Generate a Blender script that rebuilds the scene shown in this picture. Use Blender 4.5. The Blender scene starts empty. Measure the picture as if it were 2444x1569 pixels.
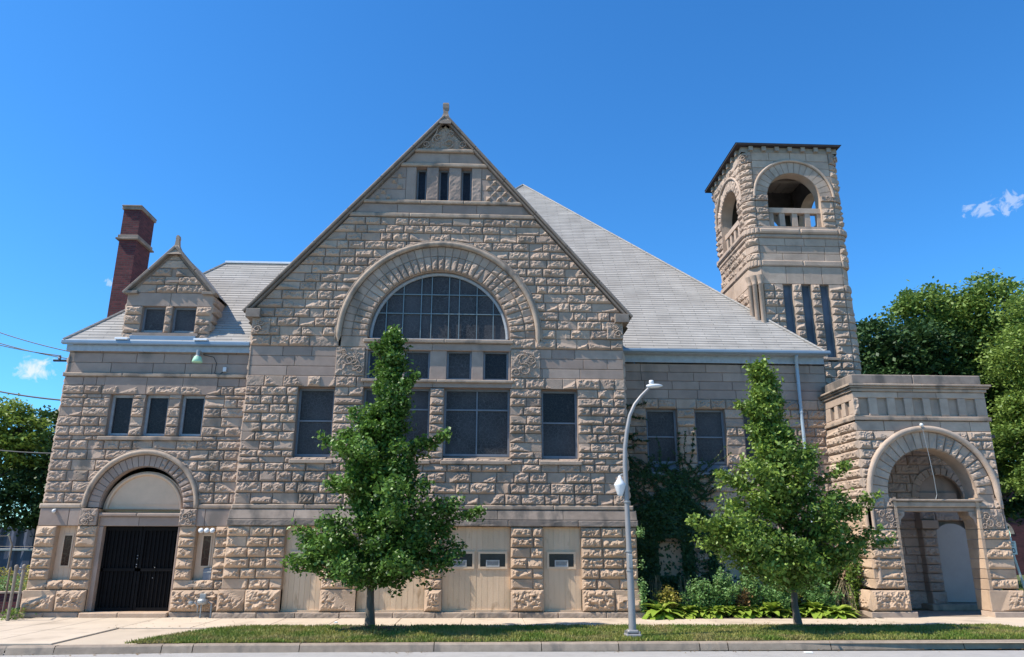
import bpy, math, random
import numpy as np
from mathutils import Vector, Matrix
PI = math.pi
# ------------------------------------------------------------------ camera
SC = bpy.context.scene
COL = SC.collection
F_PX, PITCH, YAW, ROLL = 1780.0, .27967, .04078, .00311
CAM = (0.0, -22.0, 1.982)
def cam_axes():
    cp, sp, cy, sy = math.cos(PITCH), math.sin(PITCH), math.cos(YAW), math.sin(YAW)
    fw = np.array([sy*cp, cy*cp, sp]); rt = np.array([cy, -sy, 0.]); up = np.cross(rt, fw)
    cr, sr = math.cos(ROLL), math.sin(ROLL)
    return cr*rt + sr*up, -sr*rt + cr*up, fw
rt, up, fw = cam_axes()
cd = bpy.data.cameras.new('camera'); cam = bpy.data.objects.new('camera', cd); COL.objects.link(cam)
cam.matrix_world = Matrix(((rt[0], up[0], -fw[0], CAM[0]), (rt[1], up[1], -fw[1], CAM[1]), (rt[2], up[2], -fw[2], CAM[2]), (0, 0, 0, 1)))
cd.sensor_width = 36; cd.sensor_fit = 'HORIZONTAL'; cd.lens = F_PX/2444*36
cd.clip_start = .1; cd.clip_end = 5000
SC.camera = cam
# ------------------------------------------------------------------ sky and sun
SUN_EL, SUN_A = math.radians(52), math.radians(13)      # sun at the left, a little in front of the facade
sdir = Vector((-math.cos(SUN_EL)*math.cos(SUN_A), -math.cos(SUN_EL)*math.sin(SUN_A), math.sin(SUN_EL)))
W = bpy.data.worlds.new('World'); SC.world = W; W.use_nodes = True
nt = W.node_tree; nt.nodes.clear()
def N(nt, t, **k):
    n = nt.nodes.new(t)
    for a, b in k.items(): setattr(n, a, b)
    return n
sky = N(nt, 'ShaderNodeTexSky', sky_type='NISHITA'); sky.sun_disc = False
sky.sun_elevation = SUN_EL; sky.sun_rotation = math.atan2(sdir.x, sdir.y)
sky.air_density = 1.0; sky.dust_density = .25; sky.ozone_density = 3.0; sky.altitude = 200
hsv = N(nt, 'ShaderNodeHueSaturation'); hsv.inputs['Saturation'].default_value = 1.2
bg = N(nt, 'ShaderNodeBackground'); bg.inputs[1].default_value = .117
out = N(nt, 'ShaderNodeOutputWorld')
nt.links.new(sky.outputs[0], hsv.inputs['Color'])
tc = N(nt, 'ShaderNodeTexCoord')
gr = N(nt, 'ShaderNodeMix', data_type='RGBA', blend_type='MULTIPLY'); gr.inputs['Factor'].default_value = 1; nt.links.new(hsv.outputs[0], gr.inputs['A']); gr.inputs['B'].default_value = (.60, 1.10, 1.36, 1); last = gr.outputs['Result']
# small fair-weather clouds: (direction, half width, half height, noise threshold)
for dx, dy, dz, wx, wz, thr, sc, opa in ((-.503, .844, .187, .022, .014, .40, 60, .85), (.573, .735, .363, .052, .016, .48, 50, .40), (-.441, .848, .294, .007, .007, .44, 90, .35)):
    d = Vector((dx, dy, dz)).normalized()
    r_ = d.cross(Vector((0, 0, 1))).normalized(); u_ = r_.cross(d)
    def dot(vec, s):
        m = N(nt, 'ShaderNodeVectorMath', operation='DOT_PRODUCT'); nt.links.new(tc.outputs['Generated'], m.inputs[0]); m.inputs[1].default_value = vec*s
        return m.outputs['Value']
    def mth(op, a, b=None):
        m = N(nt, 'ShaderNodeMath', operation=op)
        for i, v in enumerate((a, b)):
            if v is None: continue
            if isinstance(v, (int, float)): m.inputs[i].default_value = v
            else: nt.links.new(v, m.inputs[i])
        return m.outputs[0]
    a = mth('POWER', mth('ABSOLUTE', dot(r_, 1/wx)), 2.0); b = mth('POWER', mth('ABSOLUTE', dot(u_, 1/wz)), 2.0)
    rad = mth('SUBTRACT', 1.0, mth('ADD', a, b))
    front = mth('GREATER_THAN', dot(d, 1.0), .5)
    nz = N(nt, 'ShaderNodeTexNoise'); nz.inputs['Scale'].default_value = sc; nz.inputs['Detail'].default_value = 8; nz.inputs['Roughness'].default_value = .62; nz.inputs['Distortion'].default_value = .6
    nt.links.new(tc.outputs['Generated'], nz.inputs['Vector'])
    s = mth('ADD', mth('SUBTRACT', nz.outputs['Fac'], thr+.11), mth('MULTIPLY', mth('MAXIMUM', rad, -1.0), .16))
    s = mth('MINIMUM', mth('MAXIMUM', mth('MULTIPLY', s, 4.0), 0.0), opa)
    s = mth('MULTIPLY', mth('MULTIPLY', s, front), mth('GREATER_THAN', rad, -1.4))
    mx = N(nt, 'ShaderNodeMix', data_type='RGBA'); nt.links.new(s, mx.inputs['Factor']); nt.links.new(last, mx.inputs['A']); mx.inputs['B'].default_value = (5.2, 5.6, 6.2, 1)
    last = mx.outputs['Result']
nt.links.new(last, bg.inputs[0]); nt.links.new(bg.outputs[0], out.inputs[0])
sl = bpy.data.lights.new('sun', 'SUN'); sl.energy = 4.9; sl.angle = math.radians(.5); sl.color = (1, .925, .82)
so = bpy.data.objects.new('sun', sl); COL.objects.link(so); so.rotation_euler = (-sdir).to_track_quat('-Z', 'Y').to_euler()
SC.view_settings.view_transform = 'Standard'; SC.view_settings.look = 'None'; SC.view_settings.gamma = 1; SC.view_settings.exposure = .58
SC.view_settings.use_curve_mapping = False
# ------------------------------------------------------------------ materials
def mat(name, c1, c2=None, rough=.85, ns=4., nd=.25, bump=0., bs=60., metal=0., spec=.3, tint=True, stain=None, trans=0., streak=0.):
    """c1..c2 by the per-face 'tint' attribute, multiplied by noise; stain=(colour, scale, threshold)."""
    m = bpy.data.materials.new(name); m.use_nodes = True; t = m.node_tree; t.nodes.clear(); L = t.links.new
    o = N(t, 'ShaderNodeOutputMaterial'); p = N(t, 'ShaderNodeBsdfPrincipled'); L(p.outputs[0], o.inputs[0])
    p.inputs['Roughness'].default_value = rough; p.inputs['Metallic'].default_value = metal; p.inputs['Specular IOR Level'].default_value = spec
    c2 = c2 or c1
    at = N(t, 'ShaderNodeAttribute', attribute_name='tint')
    mx = N(t, 'ShaderNodeMix', data_type='RGBA'); mx.inputs['A'].default_value = (*c1, 1); mx.inputs['B'].default_value = (*c2, 1)
    if tint: L(at.outputs['Fac'], mx.inputs['Factor'])
    else: mx.inputs['Factor'].default_value = 0
    g = N(t, 'ShaderNodeNewGeometry')
    n1 = N(t, 'ShaderNodeTexNoise'); n1.inputs['Scale'].default_value = ns; n1.inputs['Detail'].default_value = 6; n1.inputs['Roughness'].default_value = .65
    mp = N(t, 'ShaderNodeMapping'); L(g.outputs['Position'], mp.inputs[0]); mp.inputs['Scale'].default_value = (1, 1, 1-.75*streak); L(mp.outputs[0], n1.inputs['Vector'])
    mr = N(t, 'ShaderNodeMapRange'); mr.inputs['From Min'].default_value = .25; mr.inputs['From Max'].default_value = .75
    mr.inputs['To Min'].default_value = 1-nd; mr.inputs['To Max'].default_value = 1+nd; L(n1.outputs['Fac'], mr.inputs['Value'])
    mu = N(t, 'ShaderNodeMix', data_type='RGBA', blend_type='MULTIPLY'); mu.inputs['Factor'].default_value = 1; L(mx.outputs['Result'], mu.inputs['A']); L(mr.outputs[0], mu.inputs['B'])
    c = mu.outputs['Result']
    if stain:
        sc_, s_, th = stain
        n2 = N(t, 'ShaderNodeTexNoise'); n2.inputs['Scale'].default_value = s_; n2.inputs['Detail'].default_value = 5
        m2 = N(t, 'ShaderNodeMapping'); L(g.outputs['Position'], m2.inputs[0]); m2.inputs['Scale'].default_value = (1, 1, .45); L(m2.outputs[0], n2.inputs['Vector'])
        r2 = N(t, 'ShaderNodeMapRange'); r2.inputs['From Min'].default_value = th; r2.inputs['From Max'].default_value = th+.13; r2.inputs['To Max'].default_value = .75; L(n2.outputs['Fac'], r2.inputs['Value'])
        m3 = N(t, 'ShaderNodeMix', data_type='RGBA'); L(r2.outputs[0], m3.inputs['Factor']); L(c, m3.inputs['A']); m3.inputs['B'].default_value = (*sc_, 1); c = m3.outputs['Result']
    L(c, p.inputs['Base Color'])
    if bump:
        n3 = N(t, 'ShaderNodeTexNoise'); n3.inputs['Scale'].default_value = bs; n3.inputs['Detail'].default_value = 4; L(g.outputs['Position'], n3.inputs['Vector'])
        b = N(t, 'ShaderNodeBump'); b.inputs['Strength'].default_value = bump; b.inputs['Distance'].default_value = .02; L(n3.outputs['Fac'], b.inputs['Height']); L(b.outputs[0], p.inputs['Normal'])
    if trans:
        tr = N(t, 'ShaderNodeBsdfTranslucent'); L(c, tr.inputs['Color']); ms = N(t, 'ShaderNodeMixShader'); ms.inputs[0].default_value = trans
        L(p.outputs[0], ms.inputs[1]); L(tr.outputs[0], ms.inputs[2]); L(ms.outputs[0], o.inputs[0])
    return m
M = {}
M['stone'] = mat('rock faced limestone', (.29, .213, .165), (.47, .348, .26), ns=2.2, nd=.22, bump=.6, bs=45, stain=((.15, .125, .10), 1.1, .565))
M['stone_low'] = mat('warm lower limestone', (.385, .272, .188), (.53, .38, .262), ns=2.5, nd=.2, bump=.5, bs=45, stain=((.24, .19, .155), 1.6, .62))
M['smooth'] = mat('dressed limestone', (.275, .203, .165), (.37, .28, .225), ns=1.8, nd=.18, bump=.25, bs=80, stain=((.15, .13, .11), 1.0, .57))
M['belt'] = mat('weathered belt stone', (.285, .218, .168), (.40, .31, .235), ns=3, nd=.25, bump=.4, bs=60, stain=((.11, .10, .09), 2.2, .53))
M['grime'] = mat('sooty weathered ledge stone', (.20, .16, .13), (.30, .24, .195), ns=3, nd=.3, bump=.4, bs=60, stain=((.085, .078, .07), 2.0, .50))
M['coping'] = mat('dark weathered coping stone', (.19, .155, .128), (.27, .22, .18), ns=4, nd=.25, bump=.4, bs=50)
M['carve'] = mat('carved limestone', (.30, .225, .175), (.38, .29, .225), ns=6, nd=.2, bump=.5, bs=70)
M['tower'] = mat('pale tower limestone', (.345, .26, .200), (.475, .365, .28), ns=2.2, nd=.2, bump=.5, bs=45, stain=((.18, .155, .13), 1.1, .60))
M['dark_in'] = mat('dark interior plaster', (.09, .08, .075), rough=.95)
M['panel'] = mat('tan painted boards', (.62, .455, .30), (.68, .50, .335), rough=.6, ns=3, nd=.10, bump=.15, bs=30, streak=1, stain=((.36, .24, .14), 4.5, .62))
M['panel_trim'] = mat('tan painted trim', (.66, .49, .33), rough=.55, nd=.06)
M['cream'] = mat('pale putty paint', (.60, .43, .295), rough=.6, nd=.07)
M['doorpaint'] = mat('lavender grey painted boards', (.36, .31, .285), rough=.7, nd=.08, ns=2)
M['frame'] = mat('grey blue window frame', (.17, .185, .21), rough=.5, nd=.15)
M['frame_l'] = mat('pale weathered frame', (.30, .32, .34), rough=.6, nd=.2, ns=8)
M['bar'] = mat('pale blue glazing bar', (.17, .22, .24), rough=.5, nd=.1)
M['black'] = mat('black painted steel door', (.006, .0055, .006), rough=.7, nd=.3, tint=False, spec=.12)
M['white'] = mat('white painted metal', (.60, .60, .60), rough=.4, nd=.05)
M['fascia'] = mat('pale blue grey fascia paint', (.30, .34, .38), (.36, .40, .43), rough=.6, nd=.2, ns=6, stain=((.20, .15, .10), 5, .66))
M['gutter'] = mat('blue grey aluminium gutter', (.21, .28, .35), rough=.4, nd=.08, metal=.2)
M['pipe'] = mat('pale blue downspout', (.32, .40, .46), rough=.4, nd=.08)
M['flash'] = mat('white flashing', (.8, .82, .84), rough=.4, nd=.04)
M['brickdark'] = mat('stained brown roof timber', (.035, .028, .028), rough=.8)
M['timber'] = mat('bracket timber', (.30, .25, .20), rough=.8, nd=.2)
M['glass_sign'] = mat('vent grille', (.42, .42, .40), rough=.5)
M['concrete'] = mat('pale concrete', (.47, .385, .29), (.56, .46, .35), ns=1.2, nd=.1, bump=.2, bs=120, stain=((.34, .275, .205), .8, .56))
M['curb'] = mat('grey kerb concrete', (.25, .195, .148), (.34, .27, .205), ns=4, nd=.25, bump=.4, bs=60, stain=((.15, .13, .11), 3, .56))
M['road'] = mat('worn pale road', (.34, .325, .305), ns=2.5, nd=.12, bump=.3, bs=150, tint=False, stain=((.30, .285, .26), 3.0, .60))
M['soil'] = mat('soil', (.06, .045, .03), (.10, .075, .05), nd=.3, ns=8, bump=.6, bs=30)
M['earth'] = mat('rough verge ground', (.08, .10, .03), (.13, .11, .05), nd=.35, ns=.6, tint=False, bump=.4, bs=6, stain=((.16, .12, .07), .7, .58))
M['grass'] = mat('grass blades', (.115, .20, .026), (.36, .32, .09), rough=.6, ns=1.3, nd=.3, trans=.3, stain=((.30, .24, .10), 1.3, .49))
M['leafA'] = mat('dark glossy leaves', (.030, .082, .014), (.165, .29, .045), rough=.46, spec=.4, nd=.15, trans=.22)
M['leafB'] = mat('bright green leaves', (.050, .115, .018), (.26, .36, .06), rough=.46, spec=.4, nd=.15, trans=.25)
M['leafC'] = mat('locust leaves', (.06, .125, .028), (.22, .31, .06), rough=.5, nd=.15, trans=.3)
M['leafD'] = mat('dark green leaves', (.028, .068, .022), (.10, .17, .045), rough=.5, nd=.15, trans=.2)  # darkest leaf green, for background and scrub trees
M['leafE'] = mat('left scrub leaves', (.06, .12, .02), (.24, .33, .06), rough=.5, nd=.15, trans=.3)
M['ivy'] = mat('ivy leaves', (.012, .032, .010), (.05, .095, .024), rough=.5, nd=.2, trans=.08)
M['hosta'] = mat('hosta leaves', (.20, .33, .035), (.42, .50, .09), rough=.45, nd=.1, trans=.3)
M['shrubA'] = mat('blue green shrub leaves', (.10, .22, .06), (.25, .40, .14), rough=.5, nd=.1, trans=.25)
M['shrubB'] = mat('yellowing shrub leaves', (.24, .25, .045), (.45, .36, .08), rough=.5, nd=.15, trans=.25)
M['shrubC'] = mat('rust brown shrub leaves', (.12, .075, .03), (.25, .15, .06), rough=.6, nd=.15, trans=.2)
M['stalk'] = mat('dry stalks', (.22, .18, .11), (.33, .26, .15), rough=.8)
M['bark'] = mat('young tree bark', (.10, .085, .07), (.14, .12, .10), ns=14, nd=.35, bump=.7, bs=50, streak=1)
M['bark_d'] = mat('dark old bark', (.05, .042, .036), ns=10, nd=.3, bump=.6, bs=30, tint=False)
M['pole'] = mat('aluminium lamp post', (.27, .26, .255), rough=.5, metal=.25, nd=.06)
M['lampw'] = mat('pale lamp glass', (.62, .63, .63), rough=.35, nd=.03)
M['green_glass'] = mat('pale green lamp glass', (.42, .68, .46), rough=.25, nd=.05)
M['galv'] = mat('galvanised pipe', (.30, .31, .31), rough=.5, metal=.5, nd=.2)
M['rust'] = mat('rusty weathered pipe', (.22, .17, .125), (.30, .25, .20), rough=.7, nd=.3, ns=12)
M['cable'] = mat('black cable', (.02, .025, .03), rough=.6)
M['cable_w'] = mat('pale cable', (.45, .47, .48), rough=.5)
M['redbrick'] = None
M['bluewall'] = mat('blue grey corrugated fence', (.06, .07, .11), (.09, .105, .155), rough=.7, ns=2, nd=.35, streak=1)
M['sign'] = mat('white sign face', (.75, .76, .75), rough=.4, nd=.03)
M['ink'] = mat('black sign lettering', (.02, .02, .02), rough=.5)
M['litter'] = mat('white litter', (.8, .8, .8), rough=.6)
def brick_mat(name, c1, c2, mortar, w, h, off=.5, ms=.012, vec='pos'):
    m = bpy.data.materials.new(name); m.use_nodes = True; t = m.node_tree; L = t.links.new; p = t.nodes['Principled BSDF']
    p.inputs['Roughness'].default_value = .9; p.inputs['Specular IOR Level'].default_value = .2
    b = N(t, 'ShaderNodeTexBrick'); b.inputs['Scale'].default_value = 1; b.offset = off
    b.inputs['Brick Width'].default_value = w; b.inputs['Row Height'].default_value = h; b.inputs['Mortar Size'].default_value = ms; b.inputs['Mortar Smooth'].default_value = .3
    b.inputs['Color1'].default_value = (*c1, 1); b.inputs['Color2'].default_value = (*c2, 1); b.inputs['Mortar'].default_value = (*mortar, 1)
    u = N(t, 'ShaderNodeUVMap', uv_map='uv'); L(u.outputs[0], b.inputs['Vector'])
    n = N(t, 'ShaderNodeTexNoise'); n.inputs['Scale'].default_value = 1.3; n.inputs['Detail'].default_value = 7; L(u.outputs[0], n.inputs['Vector'])
    r = N(t, 'ShaderNodeMapRange'); r.inputs['From Min'].default_value = .3; r.inputs['From Max'].default_value = .7; r.inputs['To Min'].default_value = .88; r.inputs['To Max'].default_value = 1.12; L(n.outputs['Fac'], r.inputs['Value'])
    mu = N(t, 'ShaderNodeMix', data_type='RGBA', blend_type='MULTIPLY'); mu.inputs['Factor'].default_value = 1; L(b.outputs['Color'], mu.inputs['A']); L(r.outputs[0], mu.inputs['B']); L(mu.outputs['Result'], p.inputs['Base Color'])
    bp = N(t, 'ShaderNodeBump'); bp.inputs['Strength'].default_value = .8; bp.inputs['Distance'].default_value = .012; bp.invert = True; L(b.outputs['Fac'], bp.inputs['Height']); L(bp.outputs[0], p.inputs['Normal'])
    return m
M['shingle'] = brick_mat('grey asphalt shingle', (.325, .305, .28), (.385, .362, .332), (.25, .235, .215), .95, .13, ms=.010)
M['redbrick'] = brick_mat('dark red brick', (.075, .026, .032), (.14, .042, .045), (.08, .055, .055), .21, .075, ms=.011)
def glass_mat(name, base, lines=None, lscale=5., refl=.35, rough=.12):
    """window pane: dark glass behind leading / wire guard"""
    m = bpy.data.materials.new(name); m.use_nodes = True; t = m.node_tree; L = t.links.new; p = t.nodes['Principled BSDF']
    p.inputs['Roughness'].default_value = rough; p.inputs['Specular IOR Level'].default_value = refl
    g = N(t, 'ShaderNodeNewGeometry'); c = N(t, 'ShaderNodeRGB'); c.outputs[0].default_value = (*base, 1); col = c.outputs[0]
    n = N(t, 'ShaderNodeTexNoise'); n.inputs['Scale'].default_value = 1.1; n.inputs['Detail'].default_value = 3; L(g.outputs['Position'], n.inputs['Vector'])
    mu = N(t, 'ShaderNodeMix', data_type='RGBA', blend_type='MULTIPLY'); mu.inputs['Factor'].default_value = 1; L(col, mu.inputs['A'])
    r = N(t, 'ShaderNodeMapRange'); r.inputs['From Min'].default_value = .3; r.inputs['From Max'].default_value = .7; r.inputs['To Min'].default_value = .65; r.inputs['To Max'].default_value = 1.4; L(n.outputs['Fac'], r.inputs['Value']); L(r.outputs[0], mu.inputs['B']); col = mu.outputs['Result']
    if lines:
        for k, (s, wdt) in enumerate(((lscale, .035), (lscale*2.6, .05))):
            v = N(t, 'ShaderNodeTexVoronoi', feature='DISTANCE_TO_EDGE'); v.inputs['Scale'].default_value = s
            L(g.outputs['Position'], v.inputs['Vector'])
            lt = N(t, 'ShaderNodeMath', operation='LESS_THAN'); L(v.outputs['Distance'], lt.inputs[0]); lt.inputs[1].default_value = wdt
            ml = N(t, 'ShaderNodeMath', operation='MULTIPLY'); L(lt.outputs[0], ml.inputs[0]); ml.inputs[1].default_value = (.7, .4)[k]
            mx = N(t, 'ShaderNodeMix', data_type='RGBA'); L(ml.outputs[0], mx.inputs['Factor']); L(col, mx.inputs['A']); mx.inputs['B'].default_value = (*lines, 1); col = mx.outputs['Result']
    L(col, p.inputs['Base Color'])
    return m
M['glass'] = glass_mat('leaded glass behind guard', (.050, .047, .050), (.10, .10, .10), 9, refl=.1, rough=.35)
M['glass_dk'] = glass_mat('dark leaded glass', (.014, .012, .014), (.05, .045, .045), 11, refl=.2, rough=.3)
M['glass_plain'] = glass_mat('dark sheet glass', (.03, .032, .04), None, refl=.5, rough=.08)
M['glass_red'] = glass_mat('red stained glass', (.035, .008, .006), (.10, .055, .035), 5)
M['glass_blue'] = glass_mat('blue grey shutter', (.085, .105, .135), None, rough=.5)
# ------------------------------------------------------------------ mesh building
RNG = np.random.default_rng(7); random.seed(7)
KEEP = {'bell_tower', 'entrance_porch', 'rear_wall', 'window', 'pane', 'glazing_bar'}
class MB:
    def __init__(s): s.v = []; s.q = []; s.t = []; s.m = []; s.uv = []; s.n = 0; s.poly = []
    def add(s, V, Q, tint=.5):
        V = np.asarray(V, float).reshape(-1, 3); Q = np.asarray(Q, int)
        if Q.size == 0: return
        s.v.append(V); s.q.append(Q + s.n); s.n += len(V)
        s.t.append(np.full(len(Q), tint) if np.isscalar(tint) else np.asarray(tint, float))
    def quad(s, a, b, c, d, tint=.5): s.add([a, b, c, d], [[0, 1, 2, 3]], tint)
    def tri(s, a, b, c, tint=.5): s.add([a, b, c], [[0, 1, 2]], tint)
    def build(s, name, m, parent=None, smooth=False, uv=None, split=None, gap=.06):
        if split is None: split = parent is not None and (parent.name.startswith(('stone_church', 'bell_tower', 'entrance_porch'))) and uv is None and len(s.v) > 1 and name not in KEEP
        if split:
            lo = np.array([v.min(0) for v in s.v])-gap/2; hi = np.array([v.max(0) for v in s.v])+gap/2; n = len(lo); lab = np.full(n, -1); k = 0
            for i in range(n):
                if lab[i] >= 0: continue
                st = [i]; lab[i] = k
                while st:
                    j = st.pop(); nb = np.where((lab < 0) & np.all(lo <= hi[j], 1) & np.all(hi >= lo[j], 1))[0]; lab[nb] = k; st += list(nb)
                k += 1
            if k > 1:
                off = np.cumsum([0]+[len(v) for v in s.v]); first = None
                for c in range(k):
                    q = MB()
                    for i in np.where(lab == c)[0]: q.add(s.v[i], s.q[i]-off[i], s.t[i])
                    o = q.build(name, m, parent, smooth, uv, split=False); first = first or o
                return first
        V = np.concatenate(s.v) if s.v else np.zeros((0, 3))
        me = bpy.data.meshes.new(name)
        ls, idx, tt = [], [], []
        cur = 0
        for q, t in zip(s.q, s.t):
            k = q.shape[1]; ls.append(cur + np.arange(len(q))*k); idx.append(q.ravel()); tt.append(t); cur += q.size
        ls = np.concatenate(ls); idx = np.concatenate(idx); tt = np.concatenate(tt)
        me.vertices.add(len(V)); me.vertices.foreach_set('co', V.ravel())
        me.loops.add(len(idx)); me.loops.foreach_set('vertex_index', idx)
        me.polygons.add(len(ls)); me.polygons.foreach_set('loop_start', ls)
        me.polygons.foreach_set('use_smooth', np.full(len(ls), smooth))
        me.update(calc_edges=True); me.validate()
        if len(me.polygons) == len(tt):
            a = me.attributes.new('tint', 'FLOAT', 'FACE'); a.data.foreach_set('value', np.clip(tt, 0, 1).astype(np.float32))
        if uv is not None:
            l = me.uv_layers.new(name='uv'); co = V[idx]; l.data.foreach_set('uv', uv(co).astype(np.float32).ravel())
        me.materials.append(m)
        o = bpy.data.objects.new(name, me); COL.objects.link(o)
        if parent: o.parent = parent
        return o
def tag(o, label=None, cat=None, group=None, kind=None):
    if label: o['label'] = label
    if cat: o['category'] = cat
    if group: o['group'] = group
    if kind: o['kind'] = kind
    return o
def empty(name, label, cat, group=None, loc=(0, 0, 0)):
    o = bpy.data.objects.new(name, None); COL.objects.link(o); o.empty_display_size = .2
    o.location = loc
    return tag(o, label, cat, group)
def frame(o, u, n, v=(0, 0, 1)):
    o, u, n, v = (np.array(x, float) for x in (o, u, n, v))
    def f(X, Z, D):
        X, Z, D = np.broadcast_arrays(np.asarray(X, float), np.asarray(Z, float), np.asarray(D, float))
        return o + X[..., None]*u + Z[..., None]*v + D[..., None]*n
    return f
def FRONT(y): return frame((0, y, 0), (1, 0, 0), (0, -1, 0))
def LEFT(x): return frame((x, 0, 0), (0, -1, 0), (-1, 0, 0))     # coordinate = -Y
def RIGHT(x): return frame((x, 0, 0), (0, 1, 0), (1, 0, 0))      # coordinate = Y
def BACK(y): return frame((0, y, 0), (-1, 0, 0), (0, 1, 0))      # coordinate = -X
def polar(fr, cx, cz, rm):
    def f(S, R, D):
        th = PI - np.asarray(S)/rm
        return fr(cx + R*np.cos(th), cz + R*np.sin(th), D)
    return f
def corner(cx, cy, r, phi0=0.):
    def f(S, Z, D):
        S, Z, D = np.broadcast_arrays(np.asarray(S, float), np.asarray(Z, float), np.asarray(D, float))
        ph = phi0 + S/r
        return np.stack([cx - (r+D)*np.cos(ph), cy - (r+D)*np.sin(ph), Z], -1)
    return f
def hash2(ix, iz, s):
    h = (ix*374761393 + iz*668265263 + s*1274126177) & 0xFFFFFFFF
    h = ((h ^ (h >> 13))*1103515245) & 0xFFFFFFFF
    return ((h ^ (h >> 16)) & 0xFFFF)/65535.0
def vnoise(x, z, s=0):
    ix = np.floor(x).astype(np.int64); iz = np.floor(z).astype(np.int64); fx = x-ix; fz = z-iz
    fx = fx*fx*(3-2*fx); fz = fz*fz*(3-2*fz)
    a = hash2(ix, iz, s); b = hash2(ix+1, iz, s); c = hash2(ix, iz+1, s); d = hash2(ix+1, iz+1, s)
    return (a*(1-fx)+b*fx)*(1-fz)+(c*(1-fx)+d*fx)*fz
def block(mb, fr, z0, z1, xa, xb, d=0., amp=0., skirt=.05, joint=.006, dfun=None, cell=.034, tint=None, bev=.012, carve=0., rows=None):
    """one stone: outline xa..xb (numbers or functions of z), z0..z1, face at d, rock relief amp"""
    fa = xa if callable(xa) else (lambda z, c=xa: np.full_like(z, c))
    fb = xb if callable(xb) else (lambda z, c=xb: np.full_like(z, c))
    h = z1 - z0; zz = np.array([z0, (z0+z1)/2, z1]); w = float(np.max(fb(zz)-fa(zz)))
    if w < .03 or h < .02: return
    curved = callable(xa) or callable(xb)
    b = min(bev, h*.3, w*.3)
    if amp > 0 or carve > 0:
        nz = max(3, int(round(h/cell))); nx = max(3, int(round(w/cell)))
        ts = np.concatenate([[0, .35/nz], np.linspace(1/nz, 1-1/nz, nz-1), [1-.35/nz, 1]]); ss = np.concatenate([[0, .35/nx], np.linspace(1/nx, 1-1/nx, nx-1), [1-.35/nx, 1]])
    else:
        nz = rows or (6 if curved else 1); nx = max(1, int(w/1.2)) if not dfun else max(1, int(w/.4))
        ts = np.concatenate([[0, b/h], np.linspace(b/h, 1-b/h, nz+1)[1:-1], [1-b/h, 1]]) if nz > 1 else np.array([0, b/h, 1-b/h, 1])
        ss = np.concatenate([[0, b/w], np.linspace(b/w, 1-b/w, nx+1)[1:-1], [1-b/w, 1]])
    S, T = np.meshgrid(ss, ts)
    Z = z0 + joint + (h-2*joint)*T
    A = fa(Z.ravel()).reshape(Z.shape) + joint; B = fb(Z.ravel()).reshape(Z.shape) - joint
    B = np.maximum(B, A); X = A + (B-A)*S
    e = np.minimum(np.minimum(X-A, B-X), np.minimum(Z-z0-joint, z1-joint-Z))
    base = d + (dfun(T) if dfun is not None else 0.)
    D = base - b*.8*np.clip(1-e/b, 0, 1)
    if amp > 0:
        sd = int(RNG.integers(1, 9999)); sk = RNG.uniform(-.6, .6); T2 = (Z-z0)/h
        n1 = vnoise(X*6+Z*8*sk, Z*9+31, sd); n2 = vnoise(X*15-Z*7*sk, Z*17, sd+3); n3 = vnoise(X*34, Z*38, sd+7)
        rid = 1-np.abs(2*n1-1)
        r = amp*RNG.uniform(.85, 1.2)*(1.0-RNG.uniform(.2, .75)*T2**1.3) + amp*(.70*(rid-.5) + .95*(n2-.5) + .70*(n3-.5))
        for i in range(RNG.integers(0, 2)):      # a few flat spalls cut off the face
            px = RNG.uniform(-w/2, w/2); x = X-X.mean()
            r = np.minimum(r, amp*RNG.uniform(.6, 1.1) + RNG.normal(0, .35)*(x-px) - RNG.uniform(-.2, 1.1)*(Z-z0-RNG.uniform(.2, .8)*h))
        r = np.minimum(np.maximum(r, -.002), e*1.15)
        D = D + r
    if carve > 0:
        sd = int(RNG.integers(1, 9999))
        q = np.abs(vnoise(X*7+vnoise(X*5, Z*5, sd)*2.2, Z*7+vnoise(X*5, Z*5, sd+9)*2.2, sd+1)-.5)*2
        q = 1-np.clip(q*2.6, 0, 1); bl = vnoise(X*14, Z*14, sd+5)
        D = D + np.minimum(carve*(.75*q + .45*(bl > .62)), e*1.5)
    nzv, nxv = X.shape
    V = fr(X, Z, D).reshape(-1, 3); idx = np.arange(nzv*nxv).reshape(nzv, nxv)
    Q = np.stack([idx[:-1, :-1], idx[:-1, 1:], idx[1:, 1:], idx[1:, :-1]], -1).reshape(-1, 4)
    loop = np.concatenate([idx[0, :], idx[1:, -1], idx[-1, -2::-1], idx[-2:0:-1, 0]])
    Xl, Zl = X.ravel()[loop], Z.ravel()[loop]; Vb = fr(Xl, Zl, np.full(len(loop), d-skirt)); n = len(loop); s0 = len(V); j = np.arange(n)
    Qs = np.stack([loop, s0+j, s0+(j+1) % n, loop[(j+1) % n]], -1)
    if tint is None: tint = float(np.clip(RNG.normal(.5, .2), 0, 1))
    mb.add(np.concatenate([V, Vb]), np.concatenate([Q, Qs]), tint)
def backing(mb, fr, z0, z1, fa, fb, d, tint=.15):
    t = np.linspace(0, 1, 4); Z = z0+(z1-z0)*t; A = fa(Z); B = fb(Z); B = np.maximum(A, B)
    V = np.concatenate([fr(A, Z, np.full(4, d)), fr(B, Z, np.full(4, d))])
    mb.add(V, [[i, 4+i, 5+i, 1+i] for i in range(3)], tint)
class Rect:
    def __init__(s, x0, x1, z0, z1): s.x0, s.x1, s.z0, s.z1 = x0, x1, z0, z1
    def active(s, z): return s.z0 < z < s.z1
    def a(s, z): return np.full_like(np.asarray(z, float), s.x0)
    def b(s, z): return np.full_like(np.asarray(z, float), s.x1)
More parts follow.
